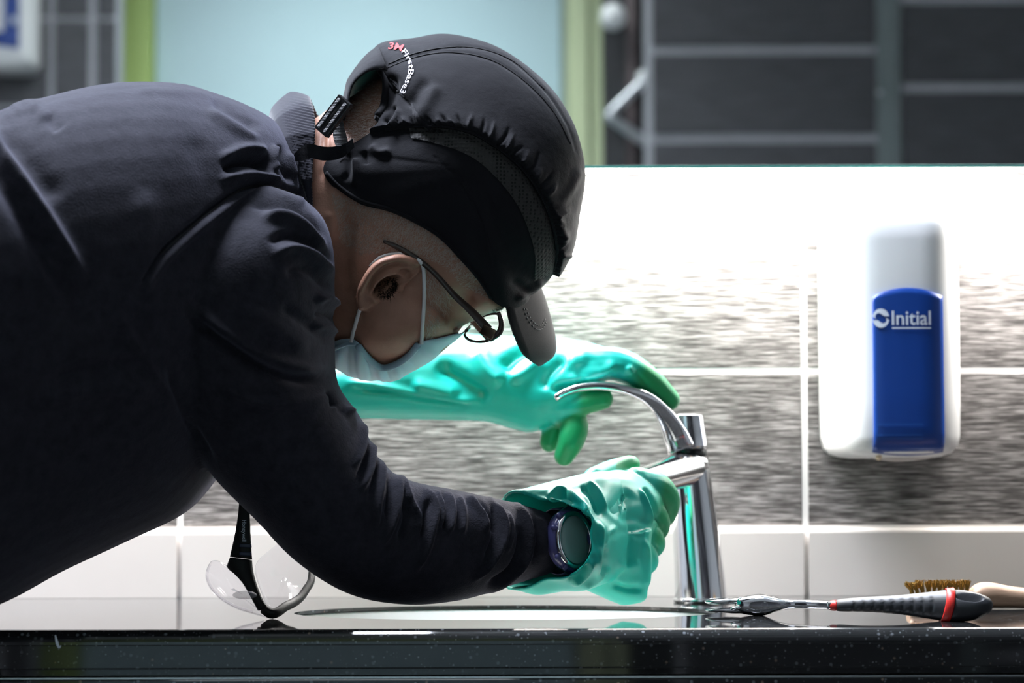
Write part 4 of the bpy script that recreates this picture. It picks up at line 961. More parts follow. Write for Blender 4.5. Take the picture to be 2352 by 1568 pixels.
# ------------------------------------------------------------------ short hair
def strands(name, regions, count, length, rad, mat, flow, seed, lift=0.35, bv=None, parent=person):
    """Short hairs on the head: regions = px polygons, flow = px direction they lie in."""
    rs = random.Random(seed); V = []; F = []
    bv = bv or bvH
    def inside(p, poly):
        c = False; j = len(poly) - 1
        for i in range(len(poly)):
            if (poly[i][1] > p[1]) != (poly[j][1] > p[1]) and p[0] < (poly[j][0] - poly[i][0]) * (p[1] - poly[i][1]) / (poly[j][1] - poly[i][1]) + poly[i][0]: c = not c
            j = i
        return c
    for poly in regions:
        xs = [p[0] for p in poly]; ys = [p[1] for p in poly]; k = 0; tries = 0
        while k < count and tries < count * 5:
            tries += 1; p = (rs.uniform(min(xs), max(xs)), rs.uniform(min(ys), max(ys)))
            if not inside(p, poly): continue
            h, n_ = hit(bv, *p)
            if h is None: continue
            a = rs.gauss(0, 0.55); d = np.array([flow[0] * math.cos(a) - flow[1] * math.sin(a), 0, -(flow[0] * math.sin(a) + flow[1] * math.cos(a))])
            d = d - n_ * (d @ n_); d /= np.linalg.norm(d) + 1e-9
            L_ = length * rs.uniform(0.6, 1.3); s_ = np.cross(d, n_) * rad
            p1 = h + d * L_ * 0.55 + n_ * L_ * lift; p2 = h + d * L_ + n_ * L_ * lift * 0.9
            b_ = len(V); V += [h - s_ - n_ * .0003, h + s_ - n_ * .0003, p1 - s_ * .8, p1 + s_ * .8, p2]; F += [[b_, b_ + 1, b_ + 3, b_ + 2], [b_ + 2, b_ + 3, b_ + 4]]; k += 1
    o = add(name, (np.array(V), F), mat, parent, smooth=False); o['kind'] = 'stuff'; return o
temple_r = [(760, 450), (830, 470), (890, 488), (950, 515), (1010, 555), (1060, 605), (1100, 650), (1120, 690), (1060, 660), (1010, 610), (960, 590), (880, 580), (830, 590), (780, 560)]
side_r = [(975, 600), (1020, 640), (1040, 690), (1010, 740), (985, 790), (975, 780), (978, 690)]
back_r = [(800, 215), (860, 180), (885, 200), (875, 270), (860, 300), (810, 335), (795, 310), (795, 250)]
strands('hair', [temple_r], 3200, 0.0045, 0.00014, M['hair'], (0.5, -0.7), 1, 0.18)
strands('hair', [back_r], 1500, 0.0032, 0.00014, new_mat('brightened_silver_hair', (0.8, 0.68, 0.62), 0.35), (-0.5, 0.6), 2, 0.4)  # silver hair paled to stand in for light falling under the strap
strands('sideburn', [side_r], 420, 0.006, 0.00015, M['hair'], (0.2, 1.0), 3, 0.25)
strands('ear_hair', [[(862, 668), (880, 640), (904, 634), (914, 652), (900, 678), (870, 682)]], 260, 0.005, 0.0002, M['hair_dark'], (0.35, 0.8), 4, 0.5)
strands('eyebrow', [[(1128, 712), (1150, 700), (1158, 710), (1138, 722)]], 120, 0.006, 0.00012, M['hair_dark'], (0.8, 0.5), 5, 0.5)
# ------------------------------------------------------------------ cap
CC = np.array((1085.0, 385.0)); CH = 0.089
S_ = 'silhouette'
cap_b = [((745, 402), None), ((772, 432), None), ((828, 468), None), ((890, 484), None), ((950, 511), None), ((1010, 548), None), ((1062, 600), None), ((1102, 646), None), ((1132, 690), None), ((1162, 707), .048),
         ((1200, 702), .032), ((1234, 668), .012), ((1262, 642), 0), ((1290, 604), 0), ((1314, 558), 0), ((1333, 482), 0), ((1345, 410), 0), ((1336, 338), 0), ((1312, 270), 0), ((1270, 206), 0), ((1210, 150), 0), ((1140, 106), 0), ((1070, 84), 0), ((1010, 77), 0), ((950, 87), 0), ((885, 95), 0),
         ((858, 112), .004), ((850, 138), .016), ((868, 158), .034), ((880, 190), .046), ((876, 240), None), ((862, 266), None), ((872, 288), None), ((842, 310), None), ((800, 336), None), ((770, 352), None), ((746, 374), None)]
def cap_half():
    pts = []
    for p, d in cap_b:
        if d is None:
            h, n_ = hit(bvH, *p); d = max(0.03, YH - h[1] + 0.004) if h is not None else 0.03
        pts.append((p[0], p[1], d))
    B = catmull(np.array(pts), 5, closed=True); B[:, 2] = np.maximum(B[:, 2], 0)
    ss = np.sin(np.linspace(0.04, 1, 34) * np.pi / 2)
    rows = []
    for s in ss:
        r = []
        for b in B:
            p = CC + s * (b[:2] - CC); wq = np.clip(b[2] / 0.03, 0, 1); prof = (1 - s ** 2.25) ** (0.52 + 0.45 * wq)
            d = b[2] + (CH - b[2]) * prof
            if wq > 0.3:
                h, n_ = hit(bvH, *p)
                if h is not None: d = max(d, YH - h[1] + 0.0045)
            r.append((p[0], p[1], d))
        rows.append(r)
    return np.array(rows)
ch = cap_half()
nearR = np.array([[P(x, y, YH - d) for x, y, d in r] for r in ch]); farR = np.array([[P(x, y, YH + d * 0.92) for x, y, d in r] for r in ch])
n = nearR.shape[1]
vf1 = rings_mesh(nearR, caps=False); vf2 = rings_mesh(farR, caps=False)
c1 = nearR[0].mean(0)[None]; c2 = farR[0].mean(0)[None]
v1 = np.concatenate([vf1[0], c1]); f1 = vf1[1] + [[len(v1) - 1, (j + 1) % n, j] for j in range(n)]
v2 = np.concatenate([vf2[0], c2]); f2 = [q[::-1] for q in vf2[1]] + [[len(v2) - 1, j, (j + 1) % n] for j in range(n)]
bm = bmesh.new(); me = bpy.data.meshes.new('t'); me.from_pydata([tuple(p) for p in np.concatenate([v1, v2])], [], f1 + [[i + len(v1) for i in q] for q in f2]); bm.from_mesh(me)
bmesh.ops.remove_doubles(bm, verts=bm.verts, dist=0.0004); bmesh.ops.recalc_face_normals(bm, faces=bm.faces)
for _ in range(1): bmesh.ops.subdivide_edges(bm, edges=bm.edges, cuts=1, use_grid_fill=True)
for _ in range(6): bmesh.ops.smooth_vert(bm, verts=[v for v in bm.verts if not v.is_boundary], factor=0.5, use_axis_x=True, use_axis_y=True, use_axis_z=True)
bm.normal_update(); cn_ = np.array([v.normal[:] for v in bm.verts]); cv_, cf_ = from_bm(bm)
ctr = P(*CC, YH)
if ((cv_ - ctr) * cn_).sum() < 0: cf_ = [q[::-1] for q in cf_]; cn_ = -cn_
seam = [(862, 302), (885, 298), (930, 291), (985, 289), (1040, 292), (1090, 306), (1150, 342), (1200, 385), (1240, 440), (1268, 505), (1280, 570), (1272, 625)]
SE = catmull(np.array(seam, float), 6)
q = to_px(cv_); d, t, sd = seg_dist(q, SE)
up_side = np.where(sd < 0, 1.0, 0.0) * (cn_[:, 1] < 0.35)          # above the gathered seam
step = 0.0052 * np.exp(-(d / 46.0) ** 2) * up_side
CS = [([(930, 140), (1010, 112), (1090, 108), (1170, 135), (1250, 205), (1300, 280), (1325, 350)], 3.2, -0.0012, 0.5), ([(900, 150), (960, 128), (1040, 120), (1130, 138), (1210, 190), (1270, 255)], 3.0, -0.0010, 0.4),
      (SE + np.array((0, 9.0)), 7, -0.0035, 0.3),
      ([(905, 165), (900, 210), (880, 260)], 12, -0.004), ([(915, 245), (903, 272), (895, 300)], 9, 0.004), ([(940, 250), (960, 210), (985, 180)], 12, -0.003), ([(880, 285), (900, 262), (905, 240)], 7, -0.006), ([(955, 285), (985, 230), (1010, 190)], 14, 0.003),
      ([(815, 360), (818, 400), (812, 430)], 7, 0.005), ([(835, 345), (842, 380)], 6, -0.0025), ([(800, 345), (800, 390), (790, 420)], 7, -0.0025), ([(850, 330), (870, 350), (900, 345)], 8, 0.003),
      ([(1260, 480), (1290, 520), (1300, 580)], 8, 0.002), ([(1180, 690), (1215, 670), (1250, 640)], 8, 0.003), ([(1285, 470), (1315, 430), (1335, 380)], 10, 0.002), ([(1230, 690), (1200, 660), (1170, 640)], 10, -0.002),
      ([(1000, 360), (1060, 420), (1110, 520), (1140, 620)], 3, -0.0008, 0.5)]
rs_ = random.Random(11)
for k in range(26):                                                  # gathers along the seam
    i = int(10 + k * 2.1)
    if i >= len(SE) - 2: break
    a = SE[i]; tv_ = SE[i + 1] - SE[i - 1]; tv_ = tv_ / np.linalg.norm(tv_); nv = np.array([tv_[1], -tv_[0]])
    L_ = rs_.uniform(22, 48) * (1 if i > 25 else .6)
    CS.append(([tuple(a + nv * 1), tuple(a + nv * L_ * .5 + tv_ * rs_.uniform(-5, 5)), tuple(a + nv * L_ + tv_ * rs_.uniform(-12, 4))], 3.6, (0.0026 if k % 2 else -0.0022), 0.5))
cv_ = cv_ + cn_ * step[:, None]
cv_ = folds(cv_, cn_, CS)
# keep the cloth clear of the scalp
cap = add('cap', solidify((cv_, cf_), 0.0022), M['cap'], person); cap['label'] = 'black cloth bump cap with short brim'
bvC = bvh_of(cv_, cf_)
# mesh vent under the gathered seam
lowc = [(945, 318), (970, 322), (1000, 330), (1050, 345), (1100, 372), (1150, 420), (1190, 475), (1215, 535), (1228, 590), (1226, 645)]
LO = catmull(np.array(lowc, float), 6); UP = SE[13:]; k = 60
UPs = np.array([[np.interp(x, np.linspace(0, 1, len(UP)), UP[:, a]) for a in (0, 1)] for x in np.linspace(0, 1, k)]); LOs = np.array([[np.interp(x, np.linspace(0, 1, len(LO)), LO[:, a]) for a in (0, 1)] for x in np.linspace(0, 1, k)])
G_ = []
for a in np.linspace(0.10, 1, 9):
    G_.append([hit(bvC, *(UPs[i] * (1 - a) + LOs[i] * a)) for i in range(k)])
ok = all(h[0] is not None for r in G_ for h in r)
if ok:
    vv = add('vent_mesh', grid(np.array([[h[0] + h[1] * 0.0009 for h in r] for r in G_])), M['cap_mesh'], cap)
# rolled seams
def on_cap(poly, rad, mat, name, off=0.0003, sub=5):
    h = hits(bvC, catmull(np.array(poly, float), sub), off); return add(name, tube(h, rad, n=6, sub=1), mat, cap)
on_cap(seam[1:], 0.0012, M['cap'], 'piping')
on_cap([(885, 158), (960, 130), (1040, 121), (1130, 139), (1210, 191), (1270, 256), (1310, 330)], 0.0005, M['thread_dark'], 'stitched_seam')
on_cap([(893, 147), (950, 124), (1020, 110), (1100, 112), (1180, 142), (1250, 206)], 0.0005, M['thread_dark'], 'stitched_seam')
on_cap([(750, 396), (778, 426), (830, 461), (890, 478), (950, 505), (1010, 542), (1060, 594), (1100, 640), (1130, 684)], 0.0016, M['cap'], 'hem')
on_cap([(874, 160), (886, 190), (881, 240), (868, 266)], 0.0030, M['cap'], 'elastic_edge')
# brim
def brim():
    Lp = catmull(np.array([(1160, 700), (1168, 735), (1180, 772), (1194, 803), (1208, 821), (1234, 831)], float), 6)
    Rp = catmull(np.array([(1225, 640), (1244, 690), (1257, 735), (1268, 785), (1264, 812), (1238, 831)], float), 6)
    m_ = len(Lp); G = []
    for i in range(m_):
        row = []; f_ = i / (m_ - 1); sp_ = max(0.02, math.sqrt(max(0, 1 - f_ ** 3)))
        for j in range(23):
            a = j / 11.0 - 1                       # -1 near edge .. 0 crest .. 1 far edge
            u = 1 - abs(a) ** 1.7; p = Lp[i] * (1 - u) + Rp[i] * u
            row.append(P(p[0], p[1], YH + 0.022 + 0.066 * a * sp_))
        G.append(row)
    return grid(np.array(G))
bg = brim(); br_ = add('brim', solidify(bg, 0.0038), M['brim'], cap); recalc(br_); br_['label'] = 'charcoal cap brim with pale stitching'
bvB = bvh_of(*mesh_arrays(br_.data)[::2])
for poly in ([(1203, 708), (1212, 733), (1228, 753), (1240, 757), (1251, 748), (1256, 733)], [(1208, 708), (1218, 730), (1231, 745), (1241, 747), (1249, 739), (1253, 728)]):
    pp = catmull(np.array(poly, float), 10); h = hits(bvB, pp, 0.0003); segs = [tube(h[i:i + 3], 0.00033, n=4, sub=1) for i in range(0, len(h) - 3, 4)]
    add('brim_stitching', join(*segs), M['thread'], br_)
# strap, buckle and loose tail at the nape
sO = catmull(np.array([(868, 104), (842, 124), (818, 152), (797, 184), (790, 212), (780, 245), (770, 275)], float), 4); sI = catmull(np.array([(890, 160), (862, 158), (834, 168), (810, 190), (801, 214), (796, 245), (788, 275)], float), 4)
yI = np.interp(np.linspace(0, 1, len(sO)), [0, .4, 1], [-.356, -.362, -.372])
rowsS = []
for t in np.linspace(-1, 1, 13):
    a = abs(t); wq = 1 - math.cos(a * math.pi / 2); r_ = []
    for i, (a_, b_) in enumerate(zip(sO, sI)):
        b2 = b_ if t > 0 else b_ + np.array((18.0, 40.0))
        r_.append(P(*(a_ * (1 - wq) + b2 * wq), YH + math.copysign(1, -t) * (YH - yI[i]) * math.sin(a * math.pi / 2)))
    rowsS.append(r_)
strap = add('back_strap', solidify(grid(np.array(rowsS)), 0.0018), M['cap'], cap); recalc(strap)
bandv = solidify(grid(np.array([[P(x + ox, y + oy, -.366 + k * .002) for x, y in catmull(np.array([(790, 262), (795, 290), (802, 315), (806, 335)], float), 3)] for k, (ox, oy) in enumerate(((-28, 30), (-4, 4)))])), 0.0012)
recalc(add('back_strap', bandv, M['strap'], cap))
tail_c = catmull(np.array([(812, 328), (790, 345), (765, 352), (740, 352), (712, 346), (690, 355), (668, 368)], float), 4)
tw = np.interp(np.linspace(0, 1, len(tail_c)), [0, .3, .7, .85, 1], [10, 15, 17, 14, 2])
tl = solidify(grid(np.array([[P(c_[0] + s * 2, c_[1] + s * w_, -.372 - .012 * i / len(tail_c) - .003 * math.sin(i * .5)) for i, (c_, w_) in enumerate(zip(tail_c, tw))] for s in (-1, -.3, .3, 1)])), 0.0013)
recalc(add('strap_tail', tl, M['cap'], cap, smooth=False))
def plate(cx, cy, w_, h_, ang, Y, t, bev, oz=0.0, oy=0.0):
    v, f = box(-w_ / 2, w_ / 2, -t - oy, -oy, oz - h_ / 2, oz + h_ / 2, bev, 2); c_, s_ = math.cos(ang), math.sin(ang)
    R_ = np.array([[c_, 0, -s_], [0, 1, 0], [s_, 0, c_]]); tilt = np.array([[math.cos(-.35), -math.sin(-.35), 0], [math.sin(-.35), math.cos(-.35), 0], [0, 0, 1]])
    return (v @ R_.T) @ tilt.T + P(cx, cy, Y), f
k = 2.14 / FPX; an_ = math.radians(50)
bk = add('buckle', plate(770, 268, 96 * k, 40 * k, an_, -.374, .006, .0007), M['black_plastic'], cap, smooth=False)
for off in (-9, 10):
    add('buckle_bar', plate(770, 268, 84 * k, 8 * k, an_, -.374, .0018, .0005, off * k, .0058), M['strap'], bk, smooth=False)
add('buckle_slot', plate(770, 268, 66 * k, 8 * k, an_, -.374, .0009, .0002, 0.0, .0058), new_mat('slot_black', (0.002, 0.002, 0.002), 0.6), bk)
# lettering on the cap
def text_on(s, path, h_px, bvh, mat, name, parent, off=0.0009, bold=0.01, shear=0.0):
    tv, tf = text_mesh(s, bold); pth = catmull(np.array(path, float), 12); Ls = np.concatenate([[0], np.cumsum(np.linalg.norm(np.diff(pth, axis=0), axis=1))])
    x0_, x1_ = tv[:, 0].min(), tv[:, 0].max(); hh = tv[:, 1].max(); out = []
    for q_ in tv:
        l_ = (q_[0] - x0_) / (x1_ - x0_) * Ls[-1]; p = np.array([np.interp(l_, Ls, pth[:, a]) for a in (0, 1)]); e = 2.0
        t_ = np.array([np.interp(min(l_ + e, Ls[-1]), Ls, pth[:, a]) - np.interp(max(l_ - e, 0), Ls, pth[:, a]) for a in (0, 1)]); t_ /= np.linalg.norm(t_)
        nrm = np.array([t_[1], -t_[0]]); p = p + nrm * (q_[1] / hh * h_px) + t_ * shear * q_[1] / hh
        h, n_ = hit(bvh, *p); out.append(h + n_ * off if h is not None else out[-1])
    o = add(name, (np.array(out), tf), mat, parent, smooth=False); return o
lo_ = text_on('3M', [(892, 114), (905, 115), (922, 119)], 15, bvC, M['red_thread'], 'lettering', cap, 0.0010, 0.012, 3); lo_['label'] = 'red embroidered 3M lettering'
lo_ = text_on('FirstBase3', [(922, 121), (934, 137), (939, 155), (936, 176), (929, 194), (920, 211)], 12, bvC, M['white_thread'], 'lettering', cap, 0.0010, 0.006); lo_['label'] = 'white embroidered lettering'

# ------------------------------------------------------------------ face mask
mk = empty('face_mask', tuple(P(900, 860, YH))); tag(mk, 'pale blue pleated face mask with white ear loops on the face', 'face mask')
near_e = catmull(np.array([(1062, 764), (1030, 772), (1000, 778), (968, 785), (940, 810), (910, 830), (872, 838), (845, 815), (818, 782), (790, 778), (760, 786), (730, 790)], float), 9)
out_e = catmull(np.array([(1068, 758), (1048, 778), (1020, 800), (990, 824), (960, 845), (925, 862), (893, 874), (865, 872), (835, 868), (800, 862), (765, 838), (725, 812)], float), 9)
m_ = len(near_e); G = []
for i in range(m_):
    h, n_ = hit(bvH, *near_e[i]); yn = (h[1] - .003) if h is not None else -.33
    yn = max(yn, -.375); ym = YH + .01; u = i / (m_ - 1); row = []
    for j in range(31):
        a = j / 15.0
        s = a if a <= 1 else 2 - a; e = math.sin(s * math.pi / 2)
        pl_ = 9.0 * (abs(((u * 4.5 - 0.2 * s) % 1.0) * 2 - 1) - .5) * math.sin(min(1, s * 1.4) * math.pi / 2) * (1 if .25 < u < .95 else .3)
        p = near_e[i] * (1 - e ** 1.15) + (out_e[i] + np.array((0.0, pl_ * .55))) * e ** 1.15
        y = yn + (ym - yn) * (1 - math.cos(s * math.pi / 2)) if a <= 1 else ym + (ym - yn) * 0.9 * (1 - s ** 1.2)
        row.append(P(p[0], p[1], y - abs(pl_) * .00025))
    G.append(row)
gv_, gf_ = grid(np.array(G)); gn_ = normals_of(gv_, gf_)
if (gn_[:, 1].mean()) > 0 and False: gn_ = -gn_
sgn_ = np.sign(((CAM - gv_) * gn_).sum(1)); gv_ = folds(gv_, gn_ * sgn_[:, None], [([(836, 806), (846, 836), (852, 868)], 7, -0.0022, .5), ([(822, 800), (826, 836), (830, 868)], 7, 0.0022, .5), ([(868, 842), (874, 858), (880, 872)], 6, 0.0022, .6), ([(884, 842), (890, 858), (895, 872)], 5, -0.0018, .6), ([(905, 838), (912, 850), (916, 864)], 6, 0.0018, .6), ([(930, 824), (945, 836), (955, 846)], 7, -0.0015, .6), ([(800, 795), (798, 825), (800, 858)], 7, -0.002, .5), ([(782, 795), (780, 820), (778, 842)], 6, 0.002, .5), ([(965, 800), (985, 808), (1000, 812)], 8, 0.0015, .5)])
msk_o = add('mask_body', solidify((gv_, gf_), 0.001), M['mask'], mk); recalc(msk_o)
bvM = bvh_of(*mesh_arrays(msk_o.data)[::2])
edge = hits(bvM, [(960, 793), (938, 817), (908, 837), (875, 844), (846, 824), (822, 794)], 0.0006)
add('welded_edge', tube(edge, 0.0030, n=8, flat=((0, 1, 0), 0.35)), M['mask_edge'], mk)
add('welded_edge', tube(hits(bvM, [(818, 788), (800, 788), (782, 794), (770, 800)], 0.0005), 0.002, n=8, flat=((0, 1, 0), 0.4)), M['mask_edge'], mk)
l1 = [(968, 790), (971, 740), (974, 690), (974, 640), (971, 612), (962, 598), (950, 591)]
pts = []
l1 = catmull(np.array(l1, float), 3)
for p in l1:
    h, n_ = hit(bvH, *p); hm, _n = hit(bvM, *p)
    y = h[1] if hm is None else min(h[1], hm[1])
    pts.append(P(*p, y - .0022))
for p, y in (((930, 584), .004), ((900, 584), .006), ((872, 592), .006), ((850, 612), .008)):
    h, n_ = hit(bvH, p[0], p[1] - 6); pts.append(P(*p, h[1] - 0.001))
# straight hanging run clear of the cheek
add('ear_loop', tube(pts, 0.0016, n=8, sub=2), M['elastic'], mk)
h0 = hit(bvH, 826, 706)[0]; l2 = [P(830, 700, h0[1] + .005)]
for p in ((823, 722), (819, 736), (815, 750), (811, 764), (808, 778), (806, 786)):
    h, n_ = hit(bvH, *p); hm, _n = hit(bvM, *p); l2.append(P(*p, (h[1] if hm is None else min(h[1], hm[1])) - .002))
add('ear_loop', tube(l2, 0.0016, n=8, sub=3), M['elastic'], mk)

# ------------------------------------------------------------------ eyeglasses
gl = empty('eyeglasses', tuple(P(1110, 750, -.34))); tag(gl, 'dark rimmed eyeglasses worn under the black cap', 'eyeglasses')
tp = [(880, 553), (905, 563), (935, 580), (970, 603), (1005, 635), (1045, 682), (1085, 722), (1122, 757)]
tw_ = [3.5, 5.5, 6.5, 6.0, 6.0, 7.0, 9.0, 11]
tpts = []
for p in tp:
    h, n_ = hit(bvH, *p); tpts.append(P(*p, (h[1] if h is not None and p[0] < 1090 else -.366) - .0035))
for i in range(len(tpts)): tpts[i][1] = np.interp(tp[i][0], [880, 1000, 1122], [tpts[0][1] + .0015, min(tpts[4][1], tpts[0][1]) - .002, -.368])
Cc = catmull(np.c_[np.array(tpts), np.array(tw_)], 5); kk = 2.14 / FPX; rows = []
for i in range(len(Cc)):
    t_ = Cc[min(i + 1, len(Cc) - 1), :3] - Cc[max(i - 1, 0), :3]; t_ /= np.linalg.norm(t_); nrm = np.cross(t_, (0, 1, 0)); nrm /= np.linalg.norm(nrm); hw_ = Cc[i, 3] * kk
    rows.append([Cc[i, :3] + nrm * hw_ * a + np.array([0, 1, 0]) * .0014 * b_ for a, b_ in ((-1, -.5), (-.7, -1), (.7, -1), (1, -.5), (1, .5), (.7, 1), (-.7, 1), (-1, .5))])
recalc(add('temple', rings_mesh(np.array(rows)), M['spectacle'], gl))
far_rows = np.array(rows).copy(); far_rows[..., 1] = 2 * (YH + 0.004) - far_rows[..., 1]
recalc(add('temple', rings_mesh(far_rows), M['spectacle'], gl))
def lens_loop(dy): return [P(x, y, Y + dy) for x, y, Y in ((1146, 722, -.362), (1151, 742, -.366), (1147, 762, -.367), (1136, 776, -.366), (1110, 783, -.362), (1084, 783, -.352), (1068, 771, -.342), (1074, 752, -.338), (1098, 734, -.345), (1124, 722, -.354))]
for dy in (0.0, 0.060):
    lp = catmull(np.array(lens_loop(dy)), 5, closed=True)
    rim = add('rim', rings_mesh(np.array([lp[i] + np.array([[0, -.0012, 0], [.0007, 0, .0010], [0, .0012, 0], [-.0007, 0, -.0010]]) for i in range(len(lp))] + [lp[0] + np.array([[0, -.0012, 0], [.0007, 0, .0010], [0, .0012, 0], [-.0007, 0, -.0010]])]), caps=False), M['spectacle'], gl)
    c_ = lp.mean(0); nL = len(lp)
    add('lens', (np.concatenate([lp, lp * .5 + c_ * .5 + np.array([0.0004, -.0004, -.0004]), c_[None] + np.array([0.0006, -.0006, -.0006])]), [[i, (i + 1) % nL, (i + 1) % nL + nL, i + nL] for i in range(nL)] + [[i + nL, (i + 1) % nL + nL, 2 * nL] for i in range(nL)]), M['lens'], gl)
add('end_piece', capsule_chain([P(1146, 720, -.363), P(1152, 744, -.3675), P(1146, 764, -.3685), P(1128, 776, -.3685)], [.0018, .0024, .0026, .0030]), M['spectacle'], gl)
add('hinge', plate(1122, 762, 34 * kk, 24 * kk, math.radians(-28), -.3705, .0022, .0006), M['spectacle_metal'], gl)
add('lower_rim', capsule_chain([P(1134, 778, -.367), P(1106, 785, -.363), P(1080, 781, -.352), P(1066, 769, -.342)], [.0012, .0011, .0010, .0009]), M['spectacle'], gl)
add('bridge', tube([P(1070, 760, -.338), P(1078, 752, -.310), P(1074, 758, -.280)], 0.0014, n=8), M['spectacle'], gl)

# ------------------------------------------------------------------ wristwatch
wt_ = empty('wristwatch', tuple(P(1318, 1240, -.36))); tag(wt_, 'navy digital wristwatch between dark sleeve and green glove', 'watch')
ax = P(1365, 1236, -.318) - P(1250, 1246, -.345); ax /= np.linalg.norm(ax)
wc = P(1300, 1242, -.333); zu = np.array([0, 0, 1.0]); zu = zu - ax * (zu @ ax); zu /= np.linalg.norm(zu); fr_ = np.cross(zu, ax); fr_ /= np.linalg.norm(fr_)
if fr_[1] > 0: fr_ = -fr_
th = np.linspace(0, 2 * np.pi, 48, endpoint=False); rows = []
for s, r_ in ((-.0095, .0), (-.0105, .0012), (-.008, .0022), (0, .0026), (.008, .0022), (.0105, .0012), (.0095, 0)):
    rows.append(wc + ax * s + (np.cos(th)[:, None] * zu * (.0262 + r_) + np.sin(th)[:, None] * fr_ * (.0285 + r_)))
wv, wf_ = rings_mesh(np.array(rows), caps=False)
recalc(add('band', solidify((wv, wf_), 0.001), M['watch_blue'], wt_))
nd = np.array([0.74, -0.66, 0.10]); nd /= np.linalg.norm(nd); e2 = np.array([0, 0, 1.0]); e2 = e2 - nd * (e2 @ nd); e2 /= np.linalg.norm(e2); e1 = np.cross(e2, nd)
dc = P(1322, 1239, -.371)
def disc(rows_, sq=1.0): return rings_mesh(np.array([dc + nd * h_ + (np.cos(th)[:, None] * e1 * r_ + np.sin(th)[:, None] * e2 * r_ * sq) for r_, h_ in rows_]))
cs_ = add('case', disc(((.018, -.013), (.0225, -.012), (.0232, -.006), (.0222, -.003), (.0205, -.0015)), 1.08), M['watch_blue'], wt_)
bz = rings_mesh(np.array([dc + nd * h_ + (np.cos(th)[:, None] * e1 * r_ + np.sin(th)[:, None] * e2 * r_ * 1.06) for r_, h_ in ((.0222, -.003), (.0222, -.0005), (.0206, .0012), (.0186, .0006), (.0180, -.0010))]), caps=False)
recalc(add('bezel', solidify(bz, 0.0006), M['chrome'], wt_))
add('display', disc(((.0184, -.0016), (.0180, -.0008), (.010, -.0003), (.001, 0)), 1.06), M['watch_dial'], wt_)
for a in (0.5, 1.0, 2.2, 2.7, 3.7, 4.2, 5.3, 5.8):
    add('case_stud', ellipsoid(dc + nd * -.004 + e1 * .0232 * math.cos(a) + e2 * .025 * math.sin(a), (.0026, .0026, .0026), n=10, m=7), M['watch_blue'], wt_)
for s in (-1, 1):
    add('band_lug', capsule_chain([dc - nd * .008 + e2 * .018 * s - e1 * .006, wc + zu * .0262 * s + fr_ * .012], [.0062, .0058]), M['watch_blue'], wt_)

# ------------------------------------------------------------------ safety glasses hanging from the jersey
YS = -.362
sg = empty('safety_glasses', tuple(P(622, 1416, YS))); tag(sg, 'clear safety glasses with black frame standing on worktop under the arm', 'safety glasses')
ks = (YS + 2.5) / FPX
def flat_strip(pts, Y0_, t_, Y1_=None):
    """pts rows: left x,y right x,y; extruded t_ in depth."""
    A_ = catmull(np.array(pts, float), 5); rows = []
    Ys = np.full(len(A_), Y0_) if Y1_ is None else np.linspace(Y0_, Y1_, len(A_))
    for r_, y in zip(A_, Ys):
        l = P(r_[0], r_[1], y); rr_ = P(r_[2], r_[3], y); b_ = np.array([0, t_, 0]); i_ = (rr_ - l) * .12
        rows.append([l + i_ * .2 - b_ * .4, l + i_ - b_, rr_ - i_ - b_, rr_ - i_ * .2 - b_ * .4, rr_ - i_ * .2 + b_ * .4, rr_ - i_ + b_, l + i_ + b_, l + i_ * .2 + b_ * .4])
    return rings_mesh(np.array(rows))
tmp_ = add('temple', flat_strip([(552, 1100, 574, 1100), (549, 1150, 574, 1165), (545, 1190, 575, 1200), (537, 1235, 577, 1240), (527, 1278, 580, 1284)], YS, .0028), M['matte_black'], sg)
recalc(add('temple_ridge', flat_strip([(550, 1160, 573, 1160), (549, 1200, 575, 1200), (548, 1250, 577, 1250), (548, 1281, 580, 1284)], YS - .0028, .0008), M['matte_black'], tmp_))
for y in (1248, 1267):
    recalc(add('blue_stripe', flat_strip([(549, y, 578, y + 1), (549, y + 8, 579, y + 9)], YS - .0038, .0004), new_mat('navy_insert', (0.02, 0.025, 0.08), 0.4), tmp_))
tv, tf = text_mesh('Honeywell', 0.012); tx0_, tx1_ = tv[:, 0].min(), tv[:, 0].max(); hh = tv[:, 1].max()
add('lettering', (np.array([P(556.5 + q_[1] / hh * 9, 1194 + (q_[0] - tx0_) / (tx1_ - tx0_) * 49, YS - .0041) for q_ in tv]), tf), M['print_white'], tmp_, smooth=False)
recalc(add('frame', flat_strip([(527, 1279.5, 580, 1285.5), (521, 1302, 582, 1305), (538, 1318, 587, 1330), (558, 1340, 597, 1360), (575, 1370, 608, 1383), (592, 1402, 622, 1396)], YS, .0032), M['matte_black'], sg))
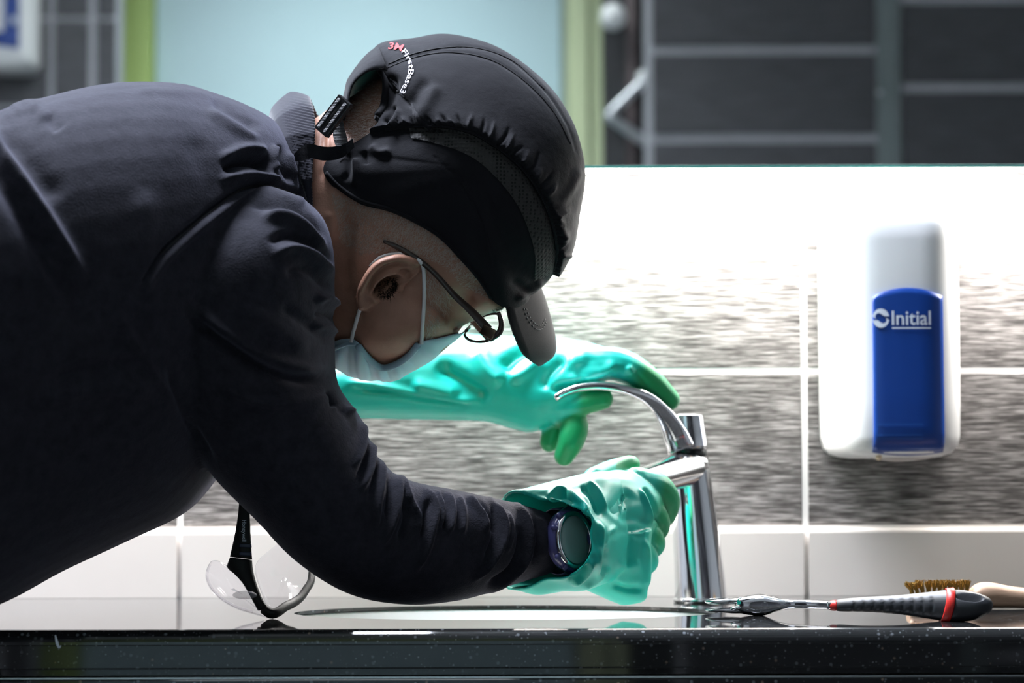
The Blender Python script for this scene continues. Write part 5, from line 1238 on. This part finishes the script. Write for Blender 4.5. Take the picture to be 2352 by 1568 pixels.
brow_c = [(606, 1398, YS), (622, 1408, YS - .002), (638, 1405, YS), (655, 1393, YS + .008), (672, 1385, YS + .018), (690, 1372, YS + .028), (704, 1352, YS + .038), (714, 1335, YS + .046), (716, 1312, YS + .054)]
recalc(add('brow_bar', tube([P(*p) for p in brow_c], [.0042, .0044, .0040, .0038, .0038, .0036, .0034, .0032, .0028], n=12, sub=4), M['matte_black'], sg))
def lens_sheet(edge, C_, bulge, Yf, nm):
    E = catmull(np.array(edge, float), 4, closed=True); C_ = np.array(C_, float); rows = []
    for s in (1.0, .85, .65, .45, .25, .06):
        rows.append([P(C_[0] + s * (e[0] - C_[0]), C_[1] + s * (e[1] - C_[1]), (C_[2] + s * (e[2] - C_[2])) - bulge * (1 - s * s)) for e in E])
    v, f = rings_mesh(np.array(rows), caps=False); k_ = len(v); v = np.concatenate([v, np.array(rows[-1]).mean(0)[None]]); n_ = len(E); f += [[k_, (len(rows) - 1) * n_ + j, (len(rows) - 1) * n_ + (j + 1) % n_] for j in range(n_)]
    o = add(nm, solidify((v, f), 0.0018), M['clear_pc'], sg); recalc(o); return o, [P(*e) for e in E]
l1_, e1_ = lens_sheet([(486, 1292, YS + .002), (500, 1290, YS), (522, 1304, YS - .001), (548, 1330, YS), (572, 1368, YS), (596, 1402, YS), (612, 1413, YS), (580, 1405, YS + .006), (545, 1394, YS + .010), (510, 1374, YS + .010), (484, 1346, YS + .008), (476, 1318, YS + .004)], (530, 1350, YS), .010, YS, 'lens')
l2_, e2_ = lens_sheet([(586, 1300, YS + .004), (620, 1262, YS + .02), (660, 1240, YS + .03), (700, 1270, YS + .045), (714, 1320, YS + .045), (700, 1355, YS + .038), (672, 1384, YS + .018), (640, 1402, YS + .002), (620, 1402, YS), (600, 1360, YS + .001)], (650, 1325, YS + .03), .006, YS, 'lens')
add('lens_rim', tube(np.array(e1_)[list(range(28, 48)) ], .0011, n=6, sub=1), M['clear_pc'], l1_)
add('nose_pad', ellipsoid(P(562, 1366, YS - .009), (.010, .004, .0035), n=18, m=10), new_mat('soft_clear_pad', (0.5, 0.49, 0.55), 0.2, Alpha=0.3), sg)
